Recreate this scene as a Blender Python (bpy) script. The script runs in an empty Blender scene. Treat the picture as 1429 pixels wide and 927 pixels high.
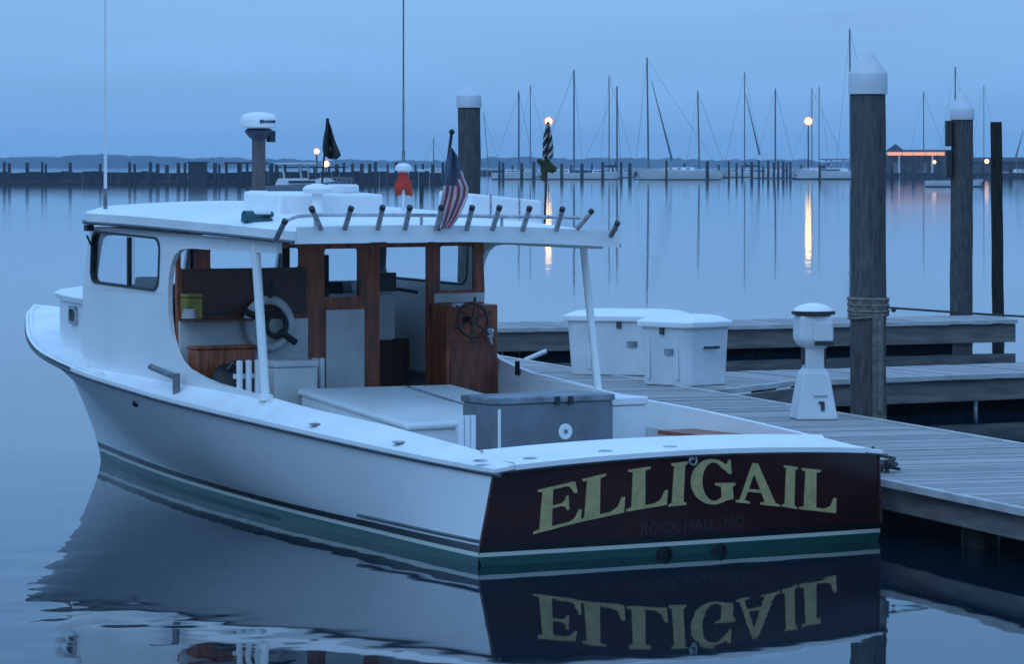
import bpy, math, random
from mathutils import Vector, Matrix
from mathutils.geometry import tessellate_polygon
random.seed(7)
R = math.radians
scene = bpy.context.scene
COL = scene.collection

# ------------------------------------------------------------------ camera frame
F, CH, HX, HY = 5258.0, 2.6, 714.5, 229.0          # focal length in photo pixels, eye height, horizon
OX, OY = 1.157, 25.16                               # middle of the transom at the waterline
UX, UY, VX, VY = -.518, .8554, .8554, .518          # boat forward, boat starboard
BOAT_ROT = math.atan2(.518, .8554)

def at(px, py, Y):
    """World point seen at a photo pixel, Y metres away."""
    return Vector(((px - HX) / F * Y, Y, CH - (py - HY) / F * Y))
def on_z(px, py, z):
    Y = (CH - z) * F / (py - HY)
    return Vector(((px - HX) / F * Y, Y, z))
def _solve(m, r):
    (a, b), (c, d) = m
    D = a * d - b * c
    return (r[0] * d - b * r[1]) / D, (a * r[1] - r[0] * c) / D
def at_b(px, py, b):
    """Boat point (starboard, forward, up) at a pixel for a known distance from the centreline."""
    rx = (px - HX) / F
    a, t = _solve(((UX, -rx), (UY, -1.)), (-(OX + b * VX), -(OY + b * VY)))
    return Vector((b, a, CH - t * (py - HY) / F))
def at_a(px, py, a):
    rx = (px - HX) / F
    b, t = _solve(((VX, -rx), (VY, -1.)), (-(OX + a * UX), -(OY + a * UY)))
    return Vector((b, a, CH - t * (py - HY) / F))

# ------------------------------------------------------------------ materials
def mat(name, col, rough=.5, var=.12, scale=3., stretch=(1, 1, 1), bump=0., metal=0., col2=None, spec=.5, detail=6, coat=0.):
    m = bpy.data.materials.new(name); m.use_nodes = True
    nt = m.node_tree; N = nt.nodes; L = nt.links
    p = N['Principled BSDF']
    p.inputs['Roughness'].default_value = rough
    p.inputs['Metallic'].default_value = metal
    p.inputs['Specular IOR Level'].default_value = spec
    p.inputs['Coat Weight'].default_value = coat
    tc = N.new('ShaderNodeTexCoord'); mp = N.new('ShaderNodeMapping'); mp.inputs['Scale'].default_value = stretch
    L.new(tc.outputs['Object'], mp.inputs['Vector'])
    nz = N.new('ShaderNodeTexNoise'); nz.inputs['Scale'].default_value = scale; nz.inputs['Detail'].default_value = detail
    L.new(mp.outputs['Vector'], nz.inputs['Vector'])
    mx = N.new('ShaderNodeMix'); mx.data_type = 'RGBA'
    c2 = col2 if col2 else tuple(c * (1 - var * 2) for c in col)
    mx.inputs['A'].default_value = (*c2, 1); mx.inputs['B'].default_value = (*(tuple(min(1, c * (1 + var * .5)) for c in col) if not col2 else col), 1)
    rp = N.new('ShaderNodeMapRange'); rp.inputs['From Min'].default_value = .3; rp.inputs['From Max'].default_value = .68
    L.new(nz.outputs['Fac'], rp.inputs['Value']); L.new(rp.outputs['Result'], mx.inputs['Factor'])
    L.new(mx.outputs['Result'], p.inputs['Base Color'])
    rr = N.new('ShaderNodeMapRange'); rr.inputs['To Min'].default_value = max(.02, rough - .12); rr.inputs['To Max'].default_value = min(1, rough + .1)
    L.new(nz.outputs['Fac'], rr.inputs['Value']); L.new(rr.outputs['Result'], p.inputs['Roughness'])
    if bump:
        b = N.new('ShaderNodeBump'); b.inputs['Strength'].default_value = 1; b.inputs['Distance'].default_value = bump
        L.new(nz.outputs['Fac'], b.inputs['Height']); L.new(b.outputs['Normal'], p.inputs['Normal'])
    return m

M = {}
M['white'] = mat('white_paint', (.78, .79, .78), .38, .05, 1.6)
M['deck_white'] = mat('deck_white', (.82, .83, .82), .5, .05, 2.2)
M['roof_white'] = mat('roof_white', (.80, .81, .80), .45, .06, 1.2)
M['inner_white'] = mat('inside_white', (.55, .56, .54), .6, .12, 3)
M['gel'] = mat('dock_box_gelcoat', (.62, .63, .63), .42, .07, 3)
M['maho'] = mat('mahogany', (.085, .022, .016), .28, .35, 5, (3, 1, 6), coat=.4)
M['transom'] = mat('transom_mahogany', (.050, .009, .009), .25, .45, 3, (.8, 1, 5), coat=.25)
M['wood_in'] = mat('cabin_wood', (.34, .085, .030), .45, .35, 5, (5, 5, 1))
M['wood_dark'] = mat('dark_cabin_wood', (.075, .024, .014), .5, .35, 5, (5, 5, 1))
M['dark'] = mat('dark_stuff', (.014, .014, .016), .6, .3, 6)
M['dash_dark'] = mat('cabin_dash', (.03, .022, .02), .6, .3, 4)  # one dark brown for the dashboard and the gear on it
M['black'] = mat('black_plastic', (.02, .021, .023), .5, .2, 8)
M['rub'] = mat('rub_rail_dark', (.085, .09, .10), .5, .25, 8)
M['metal'] = mat('brushed_metal', (.45, .45, .46), .35, .2, 20, metal=.8)
M['grey_box'] = mat('grey_box', (.140, .158, .180), .55, .15, 4)
M['grey_lid'] = mat('grey_lid', (.22, .25, .28), .5, .3, 5)
M['pvc'] = mat('white_tube', (.72, .73, .74), .4, .05, 8)
M['grey_tube'] = mat('grey_tube', (.16, .17, .19), .4, .3, 10)
M['pile'] = mat('weathered_pile', (.115, .105, .10), .9, .4, 6, (6, 6, .9), bump=.012, col2=(.05, .046, .046), spec=.2)
M['pile_dark'] = mat('dark_pile', (.03, .027, .024), .9, .4, 5, (7, 7, .5), bump=.012, spec=.2)
M['plank'] = mat('dock_planks', (.36, .34, .33), .8, .3, 4, (1, 8, 1), bump=.006, col2=(.22, .21, .205))
M['fascia'] = mat('dock_fascia', (.20, .175, .16), .9, .35, 3, (.6, .6, 5), bump=.01, col2=(.10, .09, .088), spec=.2)
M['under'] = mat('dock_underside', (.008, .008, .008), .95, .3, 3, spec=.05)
M['algae'] = mat('wet_pile', (.016, .017, .012), .6, .4, 5, (5, 5, 1))
M["rope"] = mat("tan_rope", (.20, .175, .14), .9, .3, 30, bump=.01)
M['rope_dark'] = mat('dark_rope', (.06, .06, .06), .9, .3, 30)
M['cap'] = mat('white_pile_cap', (.60, .63, .66), .5, .10, 4)
M['gold'] = mat('gold_leaf', (.52, .42, .19), .4, .12, 20)
M['faint'] = mat('faded_lettering', (.068, .052, .050), .5, .3, 60)
M['yellow'] = mat('yellow_plastic', (.24, .19, .03), .6, .25, 6)
M['teal'] = mat('teal_cover', (.03, .13, .15), .6, .3, 8)
M['red'] = mat('red_cloth', (.55, .035, .02), .8, .15, 12)
M['flag_red'] = mat('flag_red', (.32, .045, .06), .85, .12, 12)
M['flag_white'] = mat('flag_white', (.48, .44, .46), .85, .1, 12)
M['flag_cloth_blue'] = mat('flag_cloth_blue', (.075, .095, .14), .85, .15, 12)
M['flag_blue'] = mat('flag_blue', (.035, .055, .11), .85, .15, 12)
M['flag_black'] = mat('flag_black', (.012, .010, .010), .85, .2, 12)
M['olive'] = mat('olive_cloth', (.035, .045, .018), .9, .3, 12)
M['far_wood'] = mat('breakwater_timber', (.030, .026, .024), .9, .4, .4, (1, 1, 1), col2=(.014, .014, .016))
M['far_post'] = mat('harbour_post', (.035, .032, .032), .9, .3, 1)
M['mast'] = mat('aluminium_mast', (.11, .12, .14), .5, .15, 1)
M['far_hull'] = mat('yacht_hull', (.62, .63, .63), .4, .08, .6)
M['far_white'] = mat('yacht_white', (.66, .67, .68), .4, .06, .6)
M['far_grey'] = mat('grey_blue_hull', (.19, .22, .25), .4, .1, .8)
M['canvas'] = mat('navy_canvas', (.012, .016, .028), .8, .2, 2)
M['land'] = mat('far_woods', (.022, .032, .035), .95, .3, .02)
M['roofing'] = mat('dark_shingles', (.03, .035, .045), .9, .2, .5)
M['wall_far'] = mat('pavilion_wall', (.085, .075, .07), .8, .3, .6)

def emit(name, col, s):
    m = bpy.data.materials.new(name); m.use_nodes = True
    nt = m.node_tree; nt.nodes.clear()
    e = nt.nodes.new('ShaderNodeEmission'); e.inputs['Color'].default_value = (*col, 1); e.inputs['Strength'].default_value = s
    o = nt.nodes.new('ShaderNodeOutputMaterial'); nt.links.new(e.outputs[0], o.inputs[0])
    return m
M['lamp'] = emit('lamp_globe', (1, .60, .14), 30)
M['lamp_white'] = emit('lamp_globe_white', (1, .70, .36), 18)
def halo_mat():  # see-through orange glow that imitates bloom round a lamp
    m = bpy.data.materials.new('lamp_halo'); m.use_nodes = True; nt = m.node_tree; nt.nodes.clear(); N = nt.nodes; L = nt.links
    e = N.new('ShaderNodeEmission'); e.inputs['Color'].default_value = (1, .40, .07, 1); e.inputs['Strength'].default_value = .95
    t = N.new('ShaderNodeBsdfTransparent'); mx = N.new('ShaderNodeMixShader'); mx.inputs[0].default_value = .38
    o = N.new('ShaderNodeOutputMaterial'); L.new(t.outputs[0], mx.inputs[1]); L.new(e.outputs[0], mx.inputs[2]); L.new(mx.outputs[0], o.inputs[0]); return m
M['halo_shell'] = halo_mat()
M['eave_light'] = emit('eave_tubes', (1, .42, .25), 1.1)
M['porch_light'] = emit('porch_lamp', (1, .5, .22), 4)

def glass(name, tint=(.8, .9, .95), gl=.06):
    m = bpy.data.materials.new(name); m.use_nodes = True
    nt = m.node_tree; nt.nodes.clear(); N = nt.nodes; L = nt.links
    t = N.new('ShaderNodeBsdfTransparent'); t.inputs['Color'].default_value = (*tint, 1)
    g = N.new('ShaderNodeBsdfGlossy'); g.inputs['Roughness'].default_value = .03
    lw = N.new('ShaderNodeLayerWeight'); lw.inputs['Blend'].default_value = .5
    f = N.new('ShaderNodeMath'); f.operation = 'POWER'; f.inputs[1].default_value = 4; L.new(lw.outputs['Facing'], f.inputs[0])
    mx = N.new('ShaderNodeMixShader'); o = N.new('ShaderNodeOutputMaterial')
    L.new(f.outputs[0], mx.inputs[0]); L.new(t.outputs[0], mx.inputs[1]); L.new(g.outputs[0], mx.inputs[2]); L.new(mx.outputs[0], o.inputs[0])
    return m
M['glass'] = glass('window_glass', (.96, .98, .99))

def hull_mat():
    """White topsides over a black line, a white boot line and green bottom paint, by height on the hull."""
    m = mat('hull_paint', (.74, .75, .75), .3, .04, 1.0)
    nt = m.node_tree; N = nt.nodes; L = nt.links
    p = N['Principled BSDF']; base = p.inputs['Base Color'].links[0].from_socket
    tc = N.new('ShaderNodeTexCoord'); sx = N.new('ShaderNodeSeparateXYZ'); L.new(tc.outputs['Object'], sx.inputs[0])
    rise = N.new('ShaderNodeMath'); rise.operation = 'MULTIPLY_ADD'; rise.inputs[1].default_value = -.003
    L.new(sx.outputs['Y'], rise.inputs[0]); L.new(sx.outputs['Z'], rise.inputs[2])
    add = N.new('ShaderNodeMath'); add.operation = 'ADD'; add.inputs[1].default_value = .5; L.new(rise.outputs[0], add.inputs[0])
    cr = N.new('ShaderNodeValToRGB'); cr.color_ramp.interpolation = 'CONSTANT'
    e = cr.color_ramp.elements
    e[0].position = 0; e[0].color = (.014, .075, .060, 1)
    e[1].position = .557; e[1].color = (.55, .58, .50, 1)
    x = e.new(.584); x.color = (.008, .009, .010, 1)
    x = e.new(.633); x.color = (1, 1, 1, 1)
    L.new(add.outputs[0], cr.inputs[0])
    gt = N.new('ShaderNodeMath'); gt.operation = 'GREATER_THAN'; gt.inputs[1].default_value = .633; L.new(add.outputs[0], gt.inputs[0])
    mx = N.new('ShaderNodeMix'); mx.data_type = 'RGBA'
    L.new(gt.outputs[0], mx.inputs['Factor']); L.new(cr.outputs[0], mx.inputs['A']); L.new(base, mx.inputs['B'])
    L.new(mx.outputs['Result'], p.inputs['Base Color'])
    return m, gt
def weather(m, streak=(.30, .26, .20), amount=.55, zscale=.35):
    nt = m.node_tree; N = nt.nodes; L = nt.links; p = N['Principled BSDF']
    src = p.inputs['Base Color'].links[0].from_socket
    tc = N.new('ShaderNodeTexCoord'); mp = N.new('ShaderNodeMapping'); mp.inputs['Scale'].default_value = (1, 1, zscale * .12)
    L.new(tc.outputs['Object'], mp.inputs[0])
    n1 = N.new('ShaderNodeTexNoise'); n1.inputs['Scale'].default_value = 9; n1.inputs['Detail'].default_value = 4; L.new(mp.outputs[0], n1.inputs['Vector'])
    n2 = N.new('ShaderNodeTexNoise'); n2.inputs['Scale'].default_value = 1.3; n2.inputs['Detail'].default_value = 3; L.new(tc.outputs['Object'], n2.inputs['Vector'])
    a = N.new('ShaderNodeMapRange'); a.inputs['From Min'].default_value = .60; a.inputs['From Max'].default_value = .78; a.inputs['To Max'].default_value = amount; L.new(n1.outputs[0], a.inputs['Value'])
    b = N.new('ShaderNodeMapRange'); b.inputs['From Min'].default_value = .45; b.inputs['From Max'].default_value = .65; L.new(n2.outputs[0], b.inputs['Value'])
    m1 = N.new('ShaderNodeMath'); m1.operation = 'MULTIPLY'; L.new(a.outputs[0], m1.inputs[0]); L.new(b.outputs[0], m1.inputs[1])
    mx = N.new('ShaderNodeMix'); mx.data_type = 'RGBA'; mx.inputs['B'].default_value = (*streak, 1)
    L.new(m1.outputs[0], mx.inputs['Factor']); L.new(src, mx.inputs['A']); L.new(mx.outputs['Result'], p.inputs['Base Color'])
M['hull'], _ = hull_mat()
weather(M['hull'], amount=.4)
for k_ in ('white', 'gel', 'deck_white', 'roof_white'): weather(M[k_], (.34, .31, .26), .35, 2.)
weather(M['pile'], (.022, .02, .02), .8, .5); weather(M['pile'], (.20, .19, .18), .55, 5); weather(M['fascia'], (.035, .03, .028), .8, 8)
for k_ in ('plank', 'grey_box'): weather(M[k_], (.06, .055, .05) if k_ == 'plank' else (.09, .10, .11), .6, 8)
def transom_mat():
    m, gt = hull_mat(); m.name = 'transom_paint'
    nt = m.node_tree; N = nt.nodes; L = nt.links
    mixn = [n for n in N if n.type == 'MIX'][-1]
    tc = N.new('ShaderNodeTexCoord'); mp = N.new('ShaderNodeMapping'); mp.inputs['Scale'].default_value = (.6, 1, 2.2)
    nz = N.new('ShaderNodeTexNoise'); nz.inputs['Scale'].default_value = 1.6; nz.inputs['Detail'].default_value = 5
    L.new(tc.outputs['Object'], mp.inputs[0]); L.new(mp.outputs[0], nz.inputs[0])
    cr = N.new('ShaderNodeValToRGB'); cr.color_ramp.elements[0].position = .3; cr.color_ramp.elements[0].color = (.018, .0055, .0065, 1)
    cr.color_ramp.elements[1].position = .75; cr.color_ramp.elements[1].color = (.062, .013, .011, 1)
    L.new(nz.outputs[0], cr.inputs[0]); L.new(cr.outputs[0], mixn.inputs['B'])
    N['Principled BSDF'].inputs['Coat Weight'].default_value = .2
    return m
M['transom'] = transom_mat()

# ------------------------------------------------------------------ mesh builder
class MB:
    def __init__(s): s.v = []; s.f = []; s.mi = []
    def add(s, vs, fs, mi=0):
        o = len(s.v); s.v += [Vector(q) for q in vs]; s.f += [tuple(i + o for i in q) for q in fs]; s.mi += [mi] * len(fs)
    def box(s, c, d, rz=0, mi=0, taper=1., rx=0):
        x, y, z = d[0] / 2, d[1] / 2, d[2] / 2
        vs = []
        for k in (-1, 1):
            t = taper if k > 0 else 1
            for sx, sy in ((-1, -1), (1, -1), (1, 1), (-1, 1)): vs.append(Vector((sx * x * t, sy * y * t, k * z)))
        m = Matrix.Rotation(rz, 3, 'Z') @ Matrix.Rotation(rx, 3, 'X')
        s.add([m @ q + Vector(c) for q in vs], [(3, 2, 1, 0), (4, 5, 6, 7), (0, 1, 5, 4), (1, 2, 6, 5), (2, 3, 7, 6), (3, 0, 4, 7)], mi)
        return s
    def tube(s, pts, r, n=10, mi=0):
        pts = [Vector(p) for p in pts]
        rs = r if isinstance(r, (list, tuple)) else [r] * len(pts)
        vs = []; up = Vector((0, 0, 1))
        for i, p in enumerate(pts):
            d = (pts[min(i + 1, len(pts) - 1)] - pts[max(i - 1, 0)]).normalized()
            q = up if abs(d.dot(up)) < .95 else Vector((1, 0, 0))
            e1 = d.cross(q).normalized(); e2 = d.cross(e1)
            for k in range(n):
                t = 2 * math.pi * k / n
                vs.append(p + (e1 * math.cos(t) + e2 * math.sin(t)) * rs[i])
        fs = [(i * n + k, i * n + (k + 1) % n, (i + 1) * n + (k + 1) % n, (i + 1) * n + k) for i in range(len(pts) - 1) for k in range(n)]
        fs.append(tuple(range(n))[::-1]); fs.append(tuple((len(pts) - 1) * n + k for k in range(n)))
        s.add(vs, fs, mi); return s
    def lathe(s, prof, c=(0, 0, 0), n=24, mi=0, sq=None, rot=0):
        """prof: (radius, z) from bottom to top, turned round the vertical through c."""
        vs = []; c = Vector(c)
        for r, z in prof:
            for k in range(n):
                t = 2 * math.pi * (k + .5) / n + rot
                vs.append(c + Vector((r * math.cos(t), r * math.sin(t), z)))
        m = len(prof)
        fs = [(i * n + k, i * n + (k + 1) % n, (i + 1) * n + (k + 1) % n, (i + 1) * n + k) for i in range(m - 1) for k in range(n)]
        fs.append(tuple(range(n))[::-1]); fs.append(tuple((m - 1) * n + k for k in range(n)))
        s.add(vs, fs, mi); return s
    def torus(s, c, r, w, axis_u, axis_v, n=32, k=8, mi=0):
        c = Vector(c); u = Vector(axis_u); v = Vector(axis_v); nn = u.cross(v)
        vs = []
        for i in range(n):
            t = 2 * math.pi * i / n; d = u * math.cos(t) + v * math.sin(t)
            for j in range(k):
                q = 2 * math.pi * j / k
                vs.append(c + d * (r + w * math.cos(q)) + nn * (w * math.sin(q)))
        s.add(vs, [(i * k + j, ((i + 1) % n) * k + j, ((i + 1) % n) * k + (j + 1) % k, i * k + (j + 1) % k) for i in range(n) for j in range(k)], mi)
        return s
    def sphere(s, c, r, n=16, m=10, sc=(1, 1, 1), mi=0):
        prof = [(max(1e-4, r * math.sin(math.pi * i / m)), -r * math.cos(math.pi * i / m)) for i in range(m + 1)]
        o = len(s.v); s.lathe(prof, (0, 0, 0), n, mi)
        for i in range(o, len(s.v)):
            q = s.v[i]; s.v[i] = Vector((q.x * sc[0], q.y * sc[1], q.z * sc[2])) + Vector(c)
        return s
    def panel(s, outer, holes, fn, th, mi=0):
        """A flat panel with holes: polygons in 2-D, fn(u, v, side) gives the point on each face."""
        loops = [outer] + holes
        tris = tessellate_polygon([[Vector((p[0], p[1], 0)) for p in l] for l in loops])
        flat = [p for l in loops for p in l]; n = len(flat)
        vs = [fn(p[0], p[1], 0) for p in flat] + [fn(p[0], p[1], th) for p in flat]
        fs = [tuple(t) for t in tris] + [tuple(i + n for i in t[::-1]) for t in tris]
        o = 0
        for l in loops:
            k = len(l)
            for i in range(k):
                j = (i + 1) % k; fs.append((o + i, o + j, o + j + n, o + i + n))
            o += k
        s.add(vs, fs, mi); return s
    def build(s, name, m, parent=None, smooth=False, bevel=0, loc=None, seg=2, recalc=True):
        me = bpy.data.meshes.new(name)
        me.from_pydata([tuple(q) for q in s.v], [], s.f)
        for x in (m if isinstance(m, (list, tuple)) else [m]): me.materials.append(x)
        me.polygons.foreach_set('material_index', s.mi)
        if recalc:
            import bmesh
            bm = bmesh.new(); bm.from_mesh(me)
            bmesh.ops.recalc_face_normals(bm, faces=bm.faces); bm.to_mesh(me); bm.free()
        if smooth:
            me.polygons.foreach_set('use_smooth', [True] * len(me.polygons))
            try: me.set_sharp_from_angle(angle=R(38))
            except Exception: pass
        me.update()
        o = bpy.data.objects.new(name, me); COL.objects.link(o)
        if parent: o.parent = parent
        if loc is not None: o.location = loc
        if bevel:
            b = o.modifiers.new('bevel', 'BEVEL'); b.width = bevel; b.segments = seg; b.limit_method = 'ANGLE'; b.angle_limit = R(40)
        return o

def empty(name, loc=(0, 0, 0), rz=0, parent=None):
    o = bpy.data.objects.new(name, None); COL.objects.link(o); o.location = loc; o.rotation_euler = (0, 0, rz); o.empty_display_size = .1
    if parent: o.parent = parent
    return o
def tag(o, label=None, cat=None, group=None, kind=None):
    if label: o['label'] = label
    if cat: o['category'] = cat
    if group: o['group'] = group
    if kind: o['kind'] = kind
    return o
def boat_world(b, a, z=0): return Vector((OX + a * UX + b * VX, OY + a * UY + b * VY, z))
def aboard(name, b, a, z): return empty(name, boat_world(b, a, z), BOAT_ROT)     # a thing of its own standing on the boat
def lerp(a, b, t): return a + (b - a) * t
def interp(tab, x):
    if x <= tab[0][0]: return tab[0][1]
    for i in range(len(tab) - 1):
        x0, y0 = tab[i]; x1, y1 = tab[i + 1]
        if x <= x1:
            m0 = (y1 - tab[i - 1][1]) / (x1 - tab[i - 1][0]) if i > 0 else (y1 - y0) / (x1 - x0)
            m1 = (tab[i + 2][1] - y0) / (tab[i + 2][0] - x0) if i + 2 < len(tab) else (y1 - y0) / (x1 - x0)
            h = x1 - x0; t = (x - x0) / h
            return (2*t**3-3*t*t+1)*y0 + (t**3-2*t*t+t)*h*m0 + (-2*t**3+3*t*t)*y1 + (t**3-t*t)*h*m1
    return tab[-1][1]

# ================================================================== THE BOAT
boat = empty('fishing_boat', (OX, OY, 0), BOAT_ROT)
tag(boat, 'white wooden workboat with dark red transom reading ELLIGAIL, tied beside the dock', 'boat')
def P(name, mb, m, parent=None, **k): return mb.build(name, M[m] if isinstance(m, str) else m, parent or boat, **k)

SHEER = [(-.08, 1.535), (.7, 1.56), (1.7, 1.565), (3., 1.565), (3.8, 1.57), (4.7, 1.57), (5.7, 1.52), (6.3, 1.475), (6.9, 1.395), (7.5, 1.275), (8.1, 1.11), (8.7, .895), (9.3, .645), (9.7, .47), (10.1, .29), (10.4, .14), (10.6, 0)]
WLINE = [(0, 1.61), (.8, 1.53), (1.7, 1.42), (3.3, 1.225), (4.8, .99), (6.2, .73), (7.6, .41), (8.6, .15), (9.19, 0)]
def zs(a): return .62 + .033 * a + .00276 * a * a
def bs(a): return max(0, interp(SHEER, a))
def bw(a): return max(0, interp(WLINE, a))
def rake(b): return -.03 * (1 - (b / 1.6) ** 2)           # the transom bows out a little

# hull skin
def flare(s): return interp([(0, .95), (.12, .85), (.35, .80), (.6, .95), (.8, 1.3), (1, 1.7)], s)
def side(bwl, bsh, t, s):      # plumb boot-top, then out to the sheer
    return lerp(bwl, bsh, max(0, (t - .13) / .87) ** flare(s))
NS, NT = 64, 22
def hull_pt(i, j, sgn):
    s = i / NS
    s = s if s < .5 else s + .0
    if j < 0:
        d = (-j) / 3 * .35
        return Vector((sgn * bw(s * 9.19) * (1 - .25 * (-j) / 3), s * 9.19 * (1 - .01 * (-j)), -d))
    t = j / NT
    aw, as_ = s * 9.19, -.08 + s * 10.68
    zsh = zs(as_)
    q = lerp(1.0, 1.4, s)
    a = lerp(aw, as_, t ** q)
    b = side(bw(aw), bs(as_), t, s)
    return Vector((sgn * b, a, zsh * t))
for sgn in (-1,):
    mb = MB(); rows = list(range(-3, NT + 1)); idx = {}
    for sg in (-1, 1):
        for i in range(NS + 1):
            for j in rows:
                if i == NS and sg == 1: idx[(sg, i, j)] = idx[(-1, i, j)]; continue
                p = hull_pt(i, j, sg)
                if i == NS: p.x = 0
                idx[(sg, i, j)] = len(mb.v); mb.v.append(p)
    for sg in (-1, 1):
        for i in range(NS):
            for j in rows[:-1]:
                f = (idx[(sg, i, j)], idx[(sg, i + 1, j)], idx[(sg, i + 1, j + 1)], idx[(sg, i, j + 1)])
                f = tuple(dict.fromkeys(f))
                if len(f) >= 3: mb.f.append(f); mb.mi.append(0)
    hull = P('hull', mb, 'hull', smooth=True)

# transom: cambered board closing the stern
def tr_y(b, z): return -.08 * max(0, z) / .62 + rake(b)
def tr_edge(z):
    t = max(0, min(1, z / .62)); return lerp(1.61, 1.535, max(0, (t - .13) / .87) ** .95) if z >= 0 else lerp(1.61, 1.21, -z / .35)
mb = MB(); n, m = 36, 12
for j in range(m + 1):
    for i in range(n + 1):
        u = -1 + 2 * i / n
        top = .617 + .055 * (1 - u * u)
        z = lerp(-.35, top, j / m); b = u * tr_edge(min(z, .62))
        mb.v.append(Vector((b, tr_y(b, z) - .004, z)))
for j in range(m):
    for i in range(n): mb.f.append((j*(n+1)+i, j*(n+1)+i+1, (j+1)*(n+1)+i+1, (j+1)*(n+1)+i)); mb.mi.append(0)
transom = P('transom', mb, 'transom', smooth=True)
mb = MB()
mb.tube([(tr_edge(z) * -1 - .003, tr_y(-tr_edge(z), z) - .004, z) for z in (.125, .3, .45, .6)], .011, 6)
P('corner_trim', mb, 'maho', smooth=True); mb = MB()
mb.tube([(tr_edge(z) + .003, tr_y(tr_edge(z), z) - .004, z) for z in (.125, .3, .45, .6)], .011, 6)
P('corner_trim', mb, 'maho', smooth=True)

# raised gold letters
def glyph(c):
    if c == 'E': return [[(0,0),(0,.05),(.12,.08),(.12,.92),(0,.95),(0,1),(.92,1),(.95,.72),(.88,.72),(.78,.90),(.70,.93),(.37,.93),(.37,.55),(.58,.55),(.66,.60),(.69,.70),(.74,.70),(.74,.36),(.69,.36),(.66,.45),(.58,.49),(.37,.49),(.37,.07),(.75,.07),(.85,.12),(.95,.30),(1,.30),(.96,0)]]
    if c == 'L': return [[(0,0),(0,.05),(.12,.08),(.12,.92),(0,.95),(0,1),(.58,1),(.58,.95),(.44,.92),(.44,.08),(.68,.08),(.83,.16),(.93,.36),(1,.36),(.95,0)]]
    if c == 'I': return [[(0,0),(0,.05),(.18,.08),(.18,.92),(0,.95),(0,1),(1,1),(1,.95),(.82,.92),(.82,.08),(1,.05),(1,0)]]
    if c == 'A': return [[(0,0),(0,.05),(.09,.08),(.40,1),(.52,1),(.90,.08),(1,.05),(1,0),(.56,0),(.56,.05),(.66,.08),(.585,.29),(.265,.29),(.19,.08),(.31,.05),(.31,0)],[(.29,.36),(.56,.36),(.425,.74)]]
    o = [(.95,1.0),(.95,.68),(.89,.68)]
    for k in range(0, 27):
        t = R(48 + k * 10); o.append((.53 + .27 * math.cos(t), .5 + .44 * math.sin(t)))
    o += [(.69,.12),(.69,.38),(.56,.42),(.56,.47),(1.02,.47),(1.02,.42),(.95,.38),(.95,.10)]
    for k in range(0, 26):
        t = R(302 - k * 10); o.append((.5 + .5 * math.cos(t), .5 + .52 * math.sin(t)))
    o += [(.86,.90),(.90,1.0)]
    return [o]
def on_transom(px, py):
    p = at_a(px, py, 0)
    for _ in range(4): p = at_a(px, py, tr_y(p.x, p.z))
    return p
word = [('E',(750,684),(806,671),(812,728),(743,746)),('L',(812,669),(868,655.5),(873,715),(806,729.5)),('L',(876,656),(929,648),(932,704.5),(873,714.5)),
        ('I',(936,647),(959.5,644),(956.5,705),(932,707.5)),('G',(963,642),(1021,642),(1026,702.5),(963,704)),('A',(1026,645.5),(1084,648),(1087,707.5),(1026,701.5)),
        ('I',(1093,649.5),(1112,652),(1111,711),(1090,707.5)),('L',(1118,653.5),(1163,658),(1168,717),(1114,711))]
mb = MB()
for c, tl, tr, br, bl in word:
    g = glyph(c)
    q = [on_transom(*p) for p in (tl, tr, br, bl)]
    def fn(u, v, side, q=q):
        top = q[0].lerp(q[1], u); bot = q[3].lerp(q[2], u); p = bot.lerp(top, v)
        return Vector((p.x, tr_y(p.x, p.z) - (.0015 if side else .012), p.z))
    mb.panel(g[0], g[1:], fn, 1)
P('lettering', mb, 'gold', transom)
# small faded port of registry under the name
def font_text(txt, name, m, parent, size, place):
    cu = bpy.data.curves.new('text', 'FONT'); cu.body = txt; cu.size = size; cu.align_x = 'CENTER'; cu.extrude = 0.0
    ob = bpy.data.objects.new('text', cu); COL.objects.link(ob)
    dg = bpy.context.evaluated_depsgraph_get(); dg.update()
    me = bpy.data.meshes.new_from_object(ob.evaluated_get(dg)); COL.objects.unlink(ob); bpy.data.objects.remove(ob)
    for v in me.vertices: v.co = place(v.co)
    me.name = name; me.materials.clear(); me.materials.append(M[m])
    o = bpy.data.objects.new(name, me); COL.objects.link(o); o.parent = parent
    return o
pc, pl, pr = on_transom(962, 741), on_transom(872, 748), on_transom(1056, 735)
def place(co):
    t = .5 + co.x / 1.06; b = lerp(pl.x, pr.x, t); z = lerp(pl.z, pr.z, t) + co.y
    return Vector((b, tr_y(b, z) - .009, z))
font_text('ROCK HALL, MD', 'home_port_name', 'faint', transom, .112, place)
for px, py in ((926, 774.5), (1002, 769.5)):
    p = on_transom(px, py); mb = MB()
    o = []
    for k in range(20):
        t = 2 * math.pi * k / 20; o.append((math.cos(t), math.sin(t)))
    mb.panel([(x * .058, y * .058) for x, y in o], [[(x * .045, y * .045) for x, y in o]], lambda u, v, s, p=p: Vector((p.x + u, p.y - .03 + s * .06, p.z + v)), 1)
    mb.panel([(x * .045, y * .045) for x, y in o], [], lambda u, v, s, p=p: Vector((p.x + u, p.y - .008 + s * .002, p.z + v)), 1)
    P('exhaust_port', mb, 'dark', transom)
p = on_transom(965, 643); mb = MB(); mb.torus((p.x, p.y - .02, p.z), .028, .008, (1, 0, 0), (0, 0, 1), 16, 6); mb.box((p.x, p.y - .01, p.z + .02), (.05, .014, .03))
P('towing_eye', mb, 'metal', transom)

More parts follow.
